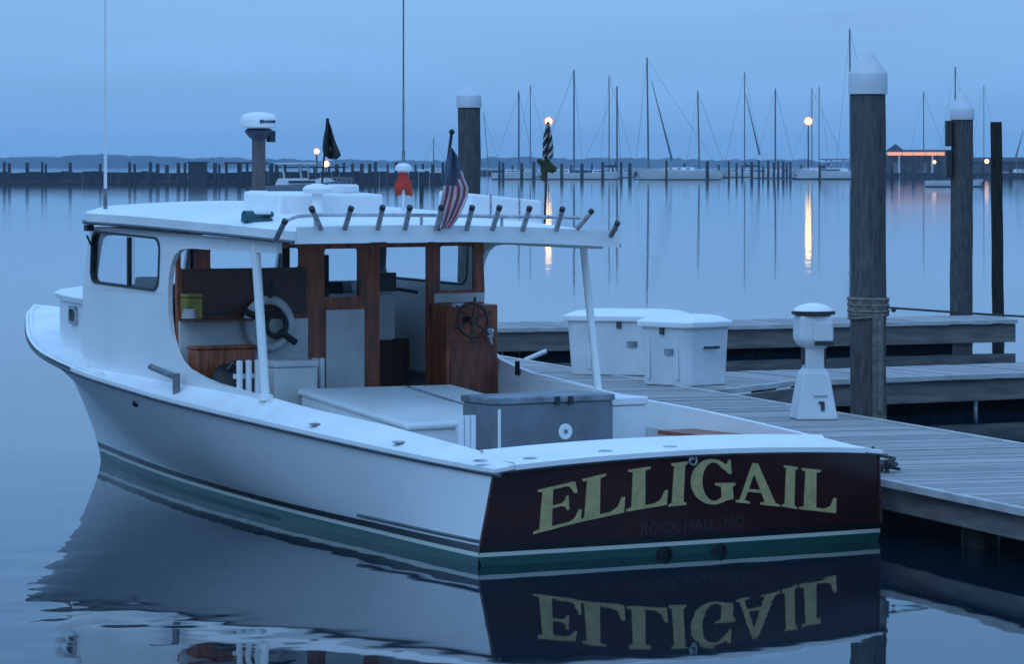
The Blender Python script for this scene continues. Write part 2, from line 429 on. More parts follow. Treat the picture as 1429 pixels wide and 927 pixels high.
# rub rail along the sheer and a short strake on the quarter
def sheer_pt(a, sg, out=0., up=0.): return Vector((sg * (bs(a) + out), a + tr_y(bs(a), .62) * (1 if a < 0 else 0), zs(a) + up))
mb = MB()
AS = [-.085 + 10.67 * (i / 70) for i in range(71)]
ring = [sheer_pt(a, -1, .012, -.02) for a in AS] + [Vector((0, 10.62, zs(10.6) - .02))] + [sheer_pt(a, 1, .012, -.02) for a in reversed(AS)]
mb.tube(ring, .015, 6)
bt = [Vector((u * 1.535, -.088 + rake(u * 1.535) - .012, .608 + .055 * (1 - u * u))) for u in [-1 + i / 12 for i in range(25)]]
mb.tube(bt, .014, 6)
P('rub_rail', mb, 'rub', smooth=True)
for sg in (-1, 1):
    mb = MB(); pts = []
    for k in range(15):
        s = .003 + .2 * k / 14; aw, as_ = s * 9.19, -.08 + s * 10.68; zz = .16 + .012 * k / 14; t = zz / zs(as_)
        pts.append(Vector((sg * (side(bw(aw), bs(as_), t, s) + .006), lerp(aw, as_, t), zz)))
    mb.tube(pts, .011, 6)
    P('quarter_strake', mb, 'rub', smooth=True)
mb = MB(); p = at_b(190, 563, -1.43); mb.sphere((p.x, p.y, p.z), .03, 10, 8)
P('hull_fitting', mb, 'dark')

# deck: foredeck, washboards and coaming
COAM = [(-.12, .665), (0, .675), (.6, .725), (1.77, .81), (2.7, .857), (3.37, .906), (4.18, .97), (4.66, 1.054)]
def cw(a): return 1.36
mb = MB()
A1 = [-.115 + 6.75 * i / 56 for i in range(57)]
for sg in (-1, 1):                                # washboards, rising inboard to the coaming
    rows = []
    for a in A1:
        zi = min(interp(COAM, a), zs(a) + lerp(.15, .035, min(1, max(0, a - 3.6) / 2.6))); aa = max(a, -.085); fl_b = max(.5, min(1.33, bw(max(0, a)) * .9))
        o = Vector((sg * (bs(aa) + .022), a - .0, zs(aa) + .004)); 
        rows.append([o + Vector((0, 0, -.018)), o + Vector((0, 0, .012)), Vector((sg * (bs(aa) - .07), a, zs(aa) + .024)), Vector((sg * 1.42, a, lerp(zs(aa) + .03, zi, .45))), Vector((sg * 1.375, a, zi - .012)), Vector((sg * 1.36, a, zi)), Vector((sg * 1.335, a, zi - .004)), Vector((sg * 1.335, a, zi - (.20 if .3 < a < 4.8 else .03))), Vector((sg * lerp(1.335, fl_b, .8 if .3 < a < 4.8 else 0), a, .34 if .3 < a < 4.8 else zi - .05))])
    o = len(mb.v); k = len(rows[0])
    for r in rows: mb.v += r
    for i in range(len(rows) - 1):
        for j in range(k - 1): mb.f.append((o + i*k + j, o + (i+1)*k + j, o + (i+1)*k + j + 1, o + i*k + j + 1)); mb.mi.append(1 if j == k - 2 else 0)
    mb.f.append(tuple(o + j for j in range(k - 1))); mb.mi.append(0)
# stern deck across the transom
rows = []
for i in range(31):
    u = -1 + 2 * i / 30; b = u * 1.40; c = .055 * (1 - (b / 1.545) ** 2)
    y0 = -.115 + rake(b)
    rows.append([Vector((b, y0, .612 + c)), Vector((b, y0, .645 + c)), Vector((b * .99, y0 + .03, .655 + c)), Vector((b * .98, .30, .672 + c * .9)), Vector((b * .98, .34, .71 + c * .8)), Vector((b * .98, .375, .71 + c * .8)), Vector((b * .98, .38, .12))])
o = len(mb.v); k = len(rows[0])
for r in rows: mb.v += r
for i in range(len(rows) - 1):
    for j in range(k - 1): mb.f.append((o + i*k + j, o + (i+1)*k + j, o + (i+1)*k + j + 1, o + i*k + j + 1)); mb.mi.append(0)
# foredeck, crowned
o = len(mb.v); A2 = [6.55 + 4.08 * (i / 44) for i in range(45)]; K = 20
for a in A2:
    for i in range(K + 1):
        u = -1 + 2 * i / K; w = bs(a) + .02 if a < 10.55 else .03
        mb.v.append(Vector((u * w, a, zs(a) + .016 + .13 * (1 - u * u) * min(1, w / 1.0))))
for i in range(len(A2) - 1):
    for j in range(K): mb.f.append((o + i*(K+1) + j, o + (i+1)*(K+1) + j, o + (i+1)*(K+1) + j + 1, o + i*(K+1) + j + 1)); mb.mi.append(0)
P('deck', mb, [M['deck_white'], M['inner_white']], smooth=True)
mb = MB(); mb.tube([sheer_pt(a, -1, -.03, .03) for a in AS if a > 6] + [Vector((0, 10.56, zs(10.6) + .03))] + [sheer_pt(a, 1, -.03, .03) for a in reversed(AS) if a > 6], .022, 6)
P('toe_rail', mb, 'deck_white', smooth=True)
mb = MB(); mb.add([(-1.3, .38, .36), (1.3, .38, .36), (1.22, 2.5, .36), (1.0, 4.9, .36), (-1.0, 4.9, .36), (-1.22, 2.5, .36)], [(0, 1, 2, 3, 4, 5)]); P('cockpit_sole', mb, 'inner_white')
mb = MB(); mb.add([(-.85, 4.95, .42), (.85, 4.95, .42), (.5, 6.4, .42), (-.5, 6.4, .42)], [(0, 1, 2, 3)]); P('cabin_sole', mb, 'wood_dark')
for px, py in ((440, 601), (557, 626), (670, 637), (740, 640), (845, 634), (935, 629)):
    p = at_b(px, py, -1.47) if px < 600 else at_a(px, py, .02 if px > 680 else .1)
    p.z = (zs(p.y) + .05) if px < 680 else .655 + .055 * (1 - (p.x / 1.545) ** 2) + .004
    mb = MB(); mb.sphere(p, .05, 14, 8, (1, 1, .16))
    P('flush_rod_socket', mb, 'metal', smooth=True)

# house sides with the swept opening
def house_b(a): return 1.395 - .065 * max(0, (a - 4.9) / 1.75) ** 1.4
side_outer = [(6.68, .93), (6.68, 1.6), (6.52, 2.10)]
side_outer += [(a, 2.10 - .03 * (6.2 - a) / 3.2 * 2.2) for a in (5.6, 5.0, 4.4, 3.8, 3.2)]
side_outer += [(3.2, 1.955), (3.6, 1.955), (4.2, 1.96), (4.62, 1.965), (4.78, 1.95), (4.88, 1.905), (4.945, 1.83), (4.985, 1.72), (4.995, 1.6), (4.985, 1.45), (4.945, 1.30), (4.88, 1.19), (4.79, 1.11), (4.66, 1.052), (4.4, 1.0), (4.18, .968), (3.7, .932), (3.3, .902), (3.28, .8)]
def rrect(x0, x1, y0, y1, r=.07, sk0=0, sk1=0):
    o = []
    for cx, cy, t0 in ((x1 - r, y1 - r, 0), (x0 + r, y1 - r, 90), (x0 + r, y0 + r, 180), (x1 - r, y0 + r, 270)):
        for k in range(5):
            t = R(t0 + k * 22.5); o.append((cx + r * math.cos(t), cy + r * math.sin(t)))
    return o
def skew(pts, a0, dz, lean): return [(p[0] + lean * (p[1] - 1.85), p[1] + dz * (p[0] - a0)) for p in pts]
win = skew(rrect(5.14, 6.50, 1.62, 2.04, .10), 5.16, .025, -.08)
for sg in (-1, 1):
    mb = MB(); mb.panel(side_outer, [win], lambda a, z, s, sg=sg: Vector((sg * (house_b(a) - s), a, z)), .04)
    hs = P('house_side', mb, 'white')
    mb = MB(); inner = skew(rrect(5.16, 6.475, 1.638, 2.022, .09), 5.16, .025, -.08)
    mb.panel(win, [inner], lambda a, z, s, sg=sg: Vector((sg * (house_b(a) + .008 - s), a, z)), .05)
    mb.box((sg * (house_b(5.75) - .012), 5.75, 1.84), (.03, .03, .38))
    fr = P('window', mb, 'black')
    mb = MB(); mb.panel([(p[0], p[1]) for p in inner], [], lambda a, z, s, sg=sg: Vector((sg * (house_b(a) - .02 - s), a, z)), .004); P('pane', mb, 'glass', fr)
# front of the wheelhouse, three panes
front = [(-1.285, .98), (1.285, .98), (1.285, 1.6), (1.285, 2.10), (-1.285, 2.10), (-1.285, 1.6)]
fh = [rrect(-1.23, -.46, 1.63, 2.03, .05), rrect(-.38, .38, 1.63, 2.03, .05), rrect(.46, 1.23, 1.63, 2.03, .05)]
mb = MB(); mb.panel(front, fh, lambda b, z, s: Vector((b, 6.685 - s - .32 * max(0, z - 1.6), z)), .045); P('wheelhouse_front', mb, 'white')
for h in fh:
    mb = MB(); mb.panel(h, [], lambda b, z, s: Vector((b, 6.665 - s - .32 * max(0, z - 1.6), z)), .004); P('windshield_pane', mb, 'glass')
for b in (-.42, .42): mb = MB(); mb.box((b, 6.53, 1.84), (.07, .04, .46)); P('windshield_post', mb, 'wood_dark')
# trunk cabin forward
mb = MB(); NT2 = 26; prof = []
def trunk(t, f):   # t: -1..1 round the front
    a = 6.62 + 2.0 * (1 - abs(t) ** 2.6); b = 1.22 * (1 if abs(t) > .98 else (abs(t)) ** .62) * (1 if t > 0 else -1)
    return b * f, 6.62 + (a - 6.62) * f
rowz = [(1.0, 1.0), (1.0, -.045), (1.025, -.04), (1.03, .0), (1.01, .02), (.93, .04), (.6, .07), (0.02, .085)]
ts = [-1 + 2 * i / 48 for i in range(49)]
o = 0; rows = []
for f, dz in rowz:
    r = []
    for t in ts:
        b, a = trunk(t, f); top = 1.50 + .02 * (a - 6.3) * .5
        r.append(Vector((b, a, (zs(a) + .02) if dz == 1.0 else top + dz)))
    rows.append(r)
for r in rows: mb.v += r
for i in range(len(rows) - 1):
    for j in range(48): mb.f.append((i*49+j, i*49+j+1, (i+1)*49+j+1, (i+1)*49+j)); mb.mi.append(0)
tk = P('trunk_cabin', mb, 'white', smooth=True)
def proj_x(b, a): return HX + F * (OX + a * UX + b * VX) / (OY + a * UY + b * VY)
tt = min([-1 + .3 * i / 300 for i in range(301)], key=lambda t: abs(proj_x(*trunk(t, 1)) - 104))
b0_, a0_ = trunk(tt, 1); b1_, a1_ = trunk(tt + .004, 1); tan = Vector((b1_ - b0_, a1_ - a0_, 0)).normalized(); nor = Vector((-tan.y, tan.x, 0))
if nor.x > 0: nor = -nor
p = Vector((b0_, a0_, at_b(104, 440, b0_).z))
mb = MB(); mb.panel(rrect(-.13, .13, -.075, .075, .05), [rrect(-.105, .105, -.05, .05, .04)], lambda u, v, s: p + tan * u + Vector((0, 0, v)) + nor * (.025 - s), .06)
ph = P('porthole', mb, 'metal', tk)
mb = MB(); mb.panel(rrect(-.105, .105, -.05, .05, .04), [], lambda u, v, s: p + tan * u + Vector((0, 0, v)) + nor * (.012 - s), .03); P('pane', mb, 'black', ph)

# hardtop
def roof_half(a):
    if a > 6.3: return 1.44 - .35 * ((a - 6.3) / .5) ** 2.2
    return lerp(1.44, 1.44, (a - 2.95) / 3.3)
def roof_z(b, a):
    u = b / 1.5
    return 2.105 + .040 * (a - 2.95) - .012 * max(0, a - 5.2) ** 2 + .07 * (1 - u * u) * min(1, .45 + (a - 2.95) * .5) - .032 * u * (1 - min(1, max(0, (a - 2.95) / 3))) 
mb = MB(); AR = [2.95 + 3.85 * i / 40 for i in range(41)]; K = 24
def skw(b, a): return a + .075 * b * max(0, 1 - (a - 2.95) / 2.5)
def rring(a):
    w = roof_half(a); top = []; 
    for i in range(K + 1):
        u = -1 + 2 * i / K; b = u * w
        z = roof_z(b, a) - (.02 if i in (0, K) else 0)
        top.append(Vector((b, skw(b, a), z)))
    bot = [Vector((q.x, skw(q.x, a), roof_z(q.x, a) - .10 - (0.0 if abs(q.x) > w * .93 else -.04))) for q in reversed(top)]
    return top + bot
rr = [rring(a) for a in AR]; k = len(rr[0])
for r in rr: mb.v += r
for i in range(len(rr) - 1):
    for j in range(k): mb.f.append((i*k+j, (i+1)*k+j, (i+1)*k+(j+1)%k, i*k+(j+1)%k)); mb.mi.append(0)
mb.f.append(tuple(range(k))); mb.f.append(tuple((len(rr)-1)*k + j for j in range(k))); mb.mi += [0, 0]
roof = P('roof', mb, 'roof_white', smooth=True)
mb = MB()   # drip moulding and aft fascia board
for sg in (-1, 1): mb.tube([Vector((sg * (roof_half(a) + .012), skw(sg * roof_half(a), a), roof_z(sg * roof_half(a), a) - .095)) for a in AR], .014, 6)
P('drip_moulding', mb, 'rub', roof, smooth=True)
mb = MB(); o = 0
for i in range(31):
    b = -1.43 + 2.86 * i / 30; z = roof_z(b, 2.95)
    for y in (2.915 + .075 * b, 2.948 + .075 * b): mb.v += [Vector((b, y, z + .012)), Vector((b, y, z - .108))]
for i in range(30):
    q = i * 4; mb.f += [(q, q+4, q+5, q+1), (q+2, q+3, q+7, q+6), (q, q+2, q+6, q+4), (q+1, q+5, q+7, q+3)]; mb.mi += [0]*4
mb.f += [(0, 1, 3, 2), (120, 122, 123, 121)]; mb.mi += [0, 0]
P('aft_fascia', mb, 'roof_white', roof)
# rod holders along the aft edge
RH = [((398, 308), (384, 336), 'grey'), ((435, 291), (448, 320), 'r'), ((490, 290), (481, 320), 'r'), ((534, 289), (527, 320), 'r'), ((572, 289), (565, 320), 'r'), ((616, 289), (609, 320), 'r'), ((659, 289), (651, 321), 'r'), ((697, 289), (687, 321), 'r'), ((739, 290), (729, 322), 'r'), ((785, 291), (776, 322), 'r'), ((826, 294), (805, 320), 'r'), ((862, 311), (852, 330), 'grey')]
for tp, bp, kd in RH:
    p0 = at_a(*bp, 2.90); sh_ = .075 * p0.x; p0 = at_a(*bp, 2.885 + sh_); p1 = at_a(*tp, 2.79 + sh_)
    d = (p1 - p0)
    mb = MB(); mb.tube([p0, p1], .020, 12)
    rh = P('rod_holder', mb, 'metal' if kd == 'r' else 'grey_tube', roof, smooth=True)
    mb = MB(); mb.tube([p1 - d * .12, p1 + d * .03, p1 + d * .05], [.0215, .0225, .020], 12); P('collar', mb, 'black', rh, smooth=True)
mb = MB()
rp = [at_a(x, y, 3.05) for x, y in ((395, 316), (402, 307), (415, 302), (440, 300), (500, 300), (600, 300.5), (700, 302), (770, 303), (810, 304))]
mb.tube(rp, .014, 8)
for x in (440, 588, 700): mb.tube([at_a(x, 301, 3.05), at_a(x, 316, 3.05)], .012, 6)
P('roof_rail', mb, 'metal', roof, smooth=True)
# boxes, horns and masts on top
p0, p1 = at_a(389, 303, 4.4), at_a(536, 271, 4.4)
def roofbox(x0, x1, ytop, a, da, slope=0, name='roof_locker', zb=None):
    l, r = at_a(x0, ytop, a), at_a(x1, ytop + slope, a)
    zb = min(roof_z(l.x, a), roof_z(r.x, a)) - .02
    mb = MB(); mb.add([(l.x, a, zb), (r.x, a, zb), (r.x, a + da, zb), (l.x, a + da, zb), (l.x, a, l.z), (r.x, a, r.z), (r.x, a + da, r.z + .02), (l.x, a + da, l.z + .02)],
        [(3, 2, 1, 0), (4, 5, 6, 7), (0, 1, 5, 4), (1, 2, 6, 5), (2, 3, 7, 6), (3, 0, 4, 7)])
    return P(name, mb, 'roof_white', roof, bevel=.018)
lk = roofbox(390, 535, 271, 4.4, .6, 0)
l, r = at_a(473, 259, 4.6), at_a(500, 259, 4.6); mb = MB(); mb.box(((l.x + r.x) / 2, 4.7, (l.z + 2.38) / 2), (r.x - l.x, .25, l.z - 2.36)); P('vent', mb, 'roof_white', lk, bevel=.02)
lk2 = roofbox(657, 757, 270, 4.1, .5, 10)
for x in (685, 725): q = at_a(x, 285, 4.095); mb = MB(); mb.box((q.x, 4.097, 2.27), (.012, .006, .2)); P('seam', mb, 'metal', lk2)
q = at_a(443, 300, 4.2); t = at_a(443, 258, 4.2)
mb = MB(); mb.lathe([(.07, q.z - .05), (.05, q.z + .02), (.04, t.z - .07), (.10, t.z - .065), (.115, t.z - .03), (.09, t.z - .005), (.03, t.z + .01)], (q.x, 4.2, 0), 18); P('mushroom_vent', mb, 'roof_white', roof, smooth=True)
# horn: teal body on white foot
q = at_a(361, 303, 3.75); q.z = roof_z(q.x, 3.75) + .045; mb = MB(); mb.tube([(q.x - .12, 3.75, q.z), (q.x + .05, 3.77, q.z + .005), (q.x + .13, 3.78, q.z + .01)], [.040, .034, .02], 12); mb.box((q.x, 3.78, q.z - .03), (.2, .12, .03))
P('searchlight', mb, 'teal', roof, smooth=True)
mb = MB(); mb.box((q.x + .02, 3.77, q.z + .035), (.16, .1, .05), taper=.7); P('searchlight_hood', mb, 'roof_white', roof, bevel=.015)
# radar on a wooden post
rb = at_a(361, 285, 5.9); rt = at_a(361, 192, 5.9)
rad = empty('radar', (rb.x, 5.9, 0), 0, boat)
mb = MB(); mb.box((0, 0, lerp(rb.z, rt.z, .55)), (.085, .085, (rt.z - rb.z) * .9)); P('mast', mb, mat('radar_mast_wood', (.12, .09, .085), .7, .2, 6, (6, 6, 1)), rad, bevel=.008)
mb = MB(); mb.lathe([(.09, rb.z - .06), (.085, rb.z + .09), (.07, rb.z + .11)], (0, 0, 0), 16); P('foot', mb, 'roof_white', rad, smooth=True)
mb = MB(); mb.lathe([(.05, rt.z - .02), (.085, rt.z + .01), (.115, rt.z + .055), (.09, rt.z + .075)], (0, 0, 0), 16); mb.box((.10, -.02, rt.z + .01), (.05, .06, .09)); P('bracket', mb, mat('radar_bracket', (.012, .024, .045), .5, .2, 6), rad, smooth=True)
mb = MB(); mb.lathe([(.11, rt.z + .078), (.138, rt.z + .088), (.146, rt.z + .13), (.142, rt.z + .165), (.12, rt.z + .19), (.06, rt.z + .202), (.005, rt.z + .205)], (0, 0, 0), 28); dome = P('dome', mb, 'roof_white', rad, smooth=True)
mb = MB()
for k in range(8):
    t = -90 - BOAT_ROT * 57.3 + 12 + k * 7.5; c, s_ = math.cos(R(t)), math.sin(R(t)); h = .022 if k else .03
    mb.box((.147 * c, .147 * s_, rt.z + .128), (.013 if k else .02, .004, h), rz=R(t + 90))
P('wordmark', mb, 'flag_blue', dome)
def whip(px, pyb, pyt, a, pym, name='antenna', z_extra=1.6, rodm='pvc'):
    b0 = at_a(px, pyb, a); b0.z = max(b0.z, 0); top = at_a(px, pyt, a)
    o = empty(name, (b0.x, a, 0), 0, boat)
    mb = MB(); mid = at_a(px, pym, a).z
    mb.tube([(0, 0, b0.z), (0, 0, mid)], .017, 8); P('base', mb, 'grey_tube', o)
    mb = MB(); mb.tube([(0, 0, mid), (0, 0, mid + .3)], .014, 8); mb.tube([(0, 0, mid + .3), (0, 0, top.z + z_extra)], [.008, .004], 6); P('rod', mb, rodm, o)
whip(147, 295, 0, 6.35, 263)
whip(563, 296, 0, 5.5, 262, rodm='grey_tube')
q = at_a(563, 300, 4.6); t = at_a(563, 232, 4.6)
mb = MB(); mb.lathe([(.014, q.z), (.014, t.z - .05), (.03, t.z - .045), (.066, t.z - .03), (.064, t.z), (.04, t.z + .02), (.01, t.z + .026)], (q.x, 4.6, 0), 18); P('gps_antenna', mb, 'pvc', roof, smooth=True)
mb = MB(); q = at_a(124, 318, 6.42); mb.box((q.x, 6.42, q.z), (.06, .06, .05)); mb.tube([(q.x - .01, 6.44, q.z - .06), (q.x + .03, 6.44, q.z - .14)], .008, 6); P('side_light', mb, 'black', roof)
# roof posts
for tp, bp, b, r in (((356, 352), (371, 553), -1.375, .034), ((813, 348), (836, 548), 1.375, .03)):
    t0, b0 = at_b(*tp, b), at_b(*bp, b)
    mb = MB(); mb.tube([b0 - Vector((0, 0, .05)), t0 + Vector((0, 0, .08))], r, 14)
    mb.lathe([(.06, b0.z - .03), (.055, b0.z + .01), (.04, b0.z + .015)], (b0.x, b0.y, 0), 14)
    P('roof_post', mb, 'white', smooth=True)

# bulkhead across the cabin: mahogany frame with openings, white panels below
YB = 4.9
out = [(-1.34, .95), (-.88, .45), (.88, .45), (1.34, .95), (1.36, 1.6), (1.34, 1.98), (.87, 1.98), (.84, 1.98), (.84, .46), (.40, .46), (.40, 1.98), (-1.35, 1.98), (-1.36, 1.6)]
holes = [rrect(-1.33, -1.2, 1.80, 1.95, .02), rrect(-1.08, -.30, 1.80, 1.95, .02), rrect(-.09, .22, 1.565, 1.94, .02), rrect(.95, 1.27, 1.60, 1.95, .02)]
mb = MB(); mb.panel(out, holes, lambda b, z, s: Vector((b, YB + s, z)), .045); mb.box((.62, YB + .02, 1.962), (.45, .04, .034))
bulk = P('bulkhead', mb, 'wood_in')
for x0, x1, z0, z1 in ((-1.352, -.245, .95, 1.405), (-.085, .255, .45, 1.465), (.885, 1.345, 1.50, 1.575)):
    mb = MB(); mb.box(((x0 + x1) / 2, YB - .012, (z0 + z1) / 2), (x1 - x0, .018, z1 - z0)); P('panel', mb, mat('bulkhead_white', (.56, .57, .55), .6, .1, 3), bulk, bevel=.004)
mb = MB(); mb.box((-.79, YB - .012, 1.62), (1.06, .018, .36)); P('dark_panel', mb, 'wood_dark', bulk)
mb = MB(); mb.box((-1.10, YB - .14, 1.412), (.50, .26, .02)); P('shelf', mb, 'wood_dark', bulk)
for h in holes[2:]:
    mb = MB(); mb.panel(h, [], lambda b, z, s: Vector((b, YB + .02 + s, z)), .004); P('pane', mb, 'glass', bulk)
# dashboard, seat backs and gear inside
mb = MB(); mb.box((-.3, 6.12, 1.24), (1.5, .4, .62)); mb.box((.85, 6.12, 1.2), (.5, .4, .5)); P('dashboard', mb, 'dash_dark', bevel=.03)
mb = MB()
for b_, w_, h_ in ((-1.10, .16, .10), (-.93, .20, .16), (-.72, .18, .09), (-.52, .22, .18), (-.28, .16, .08), (.05, .2, .12), (.8, .3, .10)):
    m_ = MB(); m_.box((b_, 6.30, 1.54 + h_ / 2), (w_, .16, h_), rz=b_, taper=.85); P('dash_gear', m_, 'dash_dark' if h_ > .1 else 'black', bevel=.012)
mb = MB(); mb.box((.60, 5.2, 1.39), (.21, .04, .38)); P('companion_panel', mb, 'inner_white', bevel=.02)
mb = MB(); mb.box((-.02, 5.35, 1.62), (.13, .1, .24)); mb.box((.12, 5.4, 1.58), (.12, .1, .14)); mb.box((.2, 5.45, 1.70), (.06, .08, .36)); P('electronics', mb, 'black', bevel=.01)
mb = MB(); mb.box((.52, 5.12, 1.665), (.27, .08, .15)); mb.tube([(.6, 5.1, 1.62), (.86, 5.1, 1.58)], .015, 8); P('depth_sounder', mb, 'black', bevel=.015)
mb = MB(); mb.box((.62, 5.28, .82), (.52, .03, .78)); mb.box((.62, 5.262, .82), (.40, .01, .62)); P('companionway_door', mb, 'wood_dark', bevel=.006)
# steering console and wheel
mb = MB(); mb.box((1.09, 4.76, .98), (.47, .25, 1.02)); con = P('console', mb, 'wood_in', bevel=.012)
mb = MB(); mb.box((1.09, 4.63, .96), (.40, .006, .5)); P('panel', mb, mat('console_face', (.22, .055, .022), .45, .35, 5, (5, 5, 1)), con)
wc = at_a(660, 447, 4.52)
mb = MB(); mb.torus(wc, .135, .013, (1, 0, 0), (0, .12, .99), 32, 8)
for k in range(6):
    t = 2 * math.pi * k / 6 + .35; d = Vector((math.cos(t), .12 * math.sin(t), .99 * math.sin(t)))
    mb.tube([wc, wc + d * .14, wc + d * .16, wc + d * .185], [.009, .009, .013, .008], 8)
mb.tube([wc + Vector((0, .1, 0)), wc - Vector((0, .02, 0))], .03, 12)
P('steering_wheel', mb, 'wood_dark', smooth=True)
mb = MB(); q = at_a(684, 470, 4.58); mb.tube([(q.x, 4.6, q.z + .02), (q.x, 4.56, q.z - .06)], .012, 8); mb.box((q.x, 4.6, q.z + .03), (.05, .05, .07)); P('throttle', mb, 'metal')
mb = MB(); mb.sphere(at_a(687, 462, 4.57), .014, 8, 6); mb.box(at_a(640, 426, 4.58), (.09, .05, .03)); P('throttle_knob', mb, 'pvc')
mb = MB(); mb.box(at_b(722, 514, 1.325), (.008, .06, .11)); P('coaming_pocket', mb, 'dark')
# engine box with its lid, sloping aft
def slab(cs, z0, th): 
    mb = MB(); mb.add([Vector((p[0], p[1], z0 if z0 is not None else p[2] - th)) for p in cs] + [Vector(p) for p in cs], [(3, 2, 1, 0), (4, 5, 6, 7), (0, 1, 5, 4), (1, 2, 6, 5), (2, 3, 7, 6), (3, 0, 4, 7)]); return mb
fl, al = at_b(431, 546, -.62), at_b(568, 592, -.62)
top = [(al.x, al.y, al.z), (.75, al.y + .05, al.z + .01), (.75, fl.y + .2, fl.z + .0), (fl.x, fl.y + .2, fl.z + .008)]
inn = [(p[0] * .965, p[1] + (.03 if i < 2 else -.03), p[2] - .05) for i, p in enumerate(top)]
eb = slab(inn, .355, 0).build('engine_box', M['deck_white'], boat, bevel=.015)
slab(top, None, .05).build('lid', M['deck_white'], eb, bevel=.02)
mb = MB(); mb.box((.28, (al.y + fl.y) / 2 + .08, (al.z + fl.z) / 2 + .004), (.012, fl.y - al.y + .1, .008), rx=math.atan2(fl.z - al.z, fl.y - al.y)); P('lid_seam', mb, 'grey_lid', eb)
# wooden ledge near the starboard quarter
q = at_a(925, 600, 1.2); mb = MB(); mb.box((1.18, 1.2, .655), (.30, 1.4, .03)); P('side_seat', mb, 'wood_in', bevel=.006)
# roller bar on the port washboard
p0, p1 = at_b(210, 512, -1.47), at_b(246, 527, -1.47)
mb = MB(); mb.tube([p0, p1], .024, 10); mb.tube([p1 + Vector((0, 0, .03)), Vector((p1.x, p1.y, zs(p1.y) + .03))], .028, 10); P('washboard_roller', mb, 'grey_tube', smooth=True)

# ================================================================== things aboard
def box_of(name, b, a, z, w, d, h, m, label, cat, lid=None, lidm=None, over=.012, sides=None, bev=.012):
    o = aboard(name, b, a, z); tag(o, label, cat)
    mb = MB(); mb.box((0, 0, h / 2), (w, d, h)); mb.build('body', M[m], o, bevel=bev)
    if lid:
        mb = MB(); mb.box((0, 0, h + lid / 2 + .002), (w + over * 2, d + over * 2, lid)); mb.build('lid', M[lidm or m], o, bevel=.012)
    return o
# grey storage box
g = box_of('storage_box', -.01, 1.86, .364, 1.0, .42, .55, 'grey_box', 'long dark grey storage box with a round white badge, behind the transom', 'box', .05, 'grey_lid', .012)
mb = MB(); mb.lathe([(.056, 0), (.056, .006), (.05, .008)], (0, 0, 0), 24)
bd = mb.build('badge', M['pvc'], g); bd.location = (.095, -.211, .345); bd.rotation_euler = (R(90), 0, 0)
mb = MB(); mb.lathe([(.017, .009), (.017, .011)], (0, 0, 0), 12); b2 = mb.build('badge_mark', M['grey_lid'], bd)
for x in (.02, .13): mb = MB(); mb.box((x, -.228, .565), (.035, .018, .06)); mb.build('latch', M['black'], g)
mb = MB(); mb.box((-.45, -.212, .27), (.022, .012, .5)); mb.build('corner_strip', M['pvc'], g)
# rod tube stands
def tubes(b, a, z, h, n, label, sp=.055):
    o = aboard('rod_stand', b, a, z); tag(o, label, 'rod holder', 'white triple rod tube stands in the cockpit')
    for k in range(n):
        mb = MB(); mb.tube([((k - (n - 1) / 2) * sp, 0, 0), ((k - (n - 1) / 2) * sp, 0, h)], .023, 12); mb.build('tube', M['pvc'], o, smooth=True)
    for zz in (.25, .8): mb = MB(); mb.box((0, .026, h * zz), (sp * n, .014, .035)); mb.build('bracket', M['pvc'], o)
q = at_a(655, 580, 1.62)
tubes(q.x - .02, 1.62, .364, q.z - .364, 3, 'white triple rod tubes standing against the end of the grey storage box', .047)
q = at_a(347, 503, 3.9); tubes(q.x, 3.9, .56, q.z - .56, 3, 'white triple rod tubes beside the black bag, behind the port roof post', .075)
q = at_a(444, 500, 4.65); tubes(q.x, 4.65, .364, q.z - .364, 2, 'white rod tubes below the wooden cabin post, forward of the engine box', .06)
# white cooler
q = at_a(867, 566, 2.05); c = box_of('cooler', q.x + .0, 2.15, .364, .30, .40, q.z - .36, 'pvc', 'small white cooler beyond the grey storage box, by the starboard coaming', 'cooler', .06, 'pvc', .014)
# interior gear on the shelf and sole
q = at_a(241, 412, 4.78); o = box_of('tackle_box', -1.285, 4.81, 1.423, .13, .12, .16, 'yellow', 'yellow box at the end of the cabin shelf', 'box', .03, 'yellow', .004, bev=.006)
mb = MB()
for k in range(4): mb.torus((0, 0, .014 + .018 * k), .05 - .004 * k, .010, (1, 0, 0), (0, 1, 0), 20, 6)
q = at_a(264, 405, 4.76); o = mb.build('rope_coil', M['flag_white'], None, smooth=True, loc=boat_world(q.x, 4.76, 1.423)); tag(o, 'small pale rope coil beside the yellow box on the cabin shelf', 'rope')
q = at_a(302, 490, 4.5); o = box_of('wooden_crate', -1.055, 4.75, .70, .50, .16, q.z - .70, 'wood_in', 'reddish wooden box inside the swept port opening', 'crate', .025, 'wood_in', .01)
o = aboard('duffel_bag', -1.08, 4.5, .62); tag(o, 'soft black bag heaped in front of the reddish wooden box', 'bag')
mb = MB(); mb.sphere((0, 0, .25), .25, 18, 12, (.80, .7, .86))
for v in mb.v: v += Vector((.03 * math.sin(9 * v.z), .03 * math.sin(11 * v.x + 2), .02 * math.sin(13 * v.y)))
mb.build('body', M['dark'], o, smooth=True)
mb = MB(); mb.tube([(-.08, -.05, .43), (-.04, -.06, .49), (.04, -.06, .49), (.08, -.05, .43)], .014, 6); mb.build('handle', M['black'], o)
q = at_a(408, 512, 4.45); box_of('white_chest', q.x - .02, 4.5, .364, .36, .3, q.z - .364, 'inner_white', 'pale chest standing under the life ring, between the two rod tube stands', 'chest', .05, 'inner_white', .012)
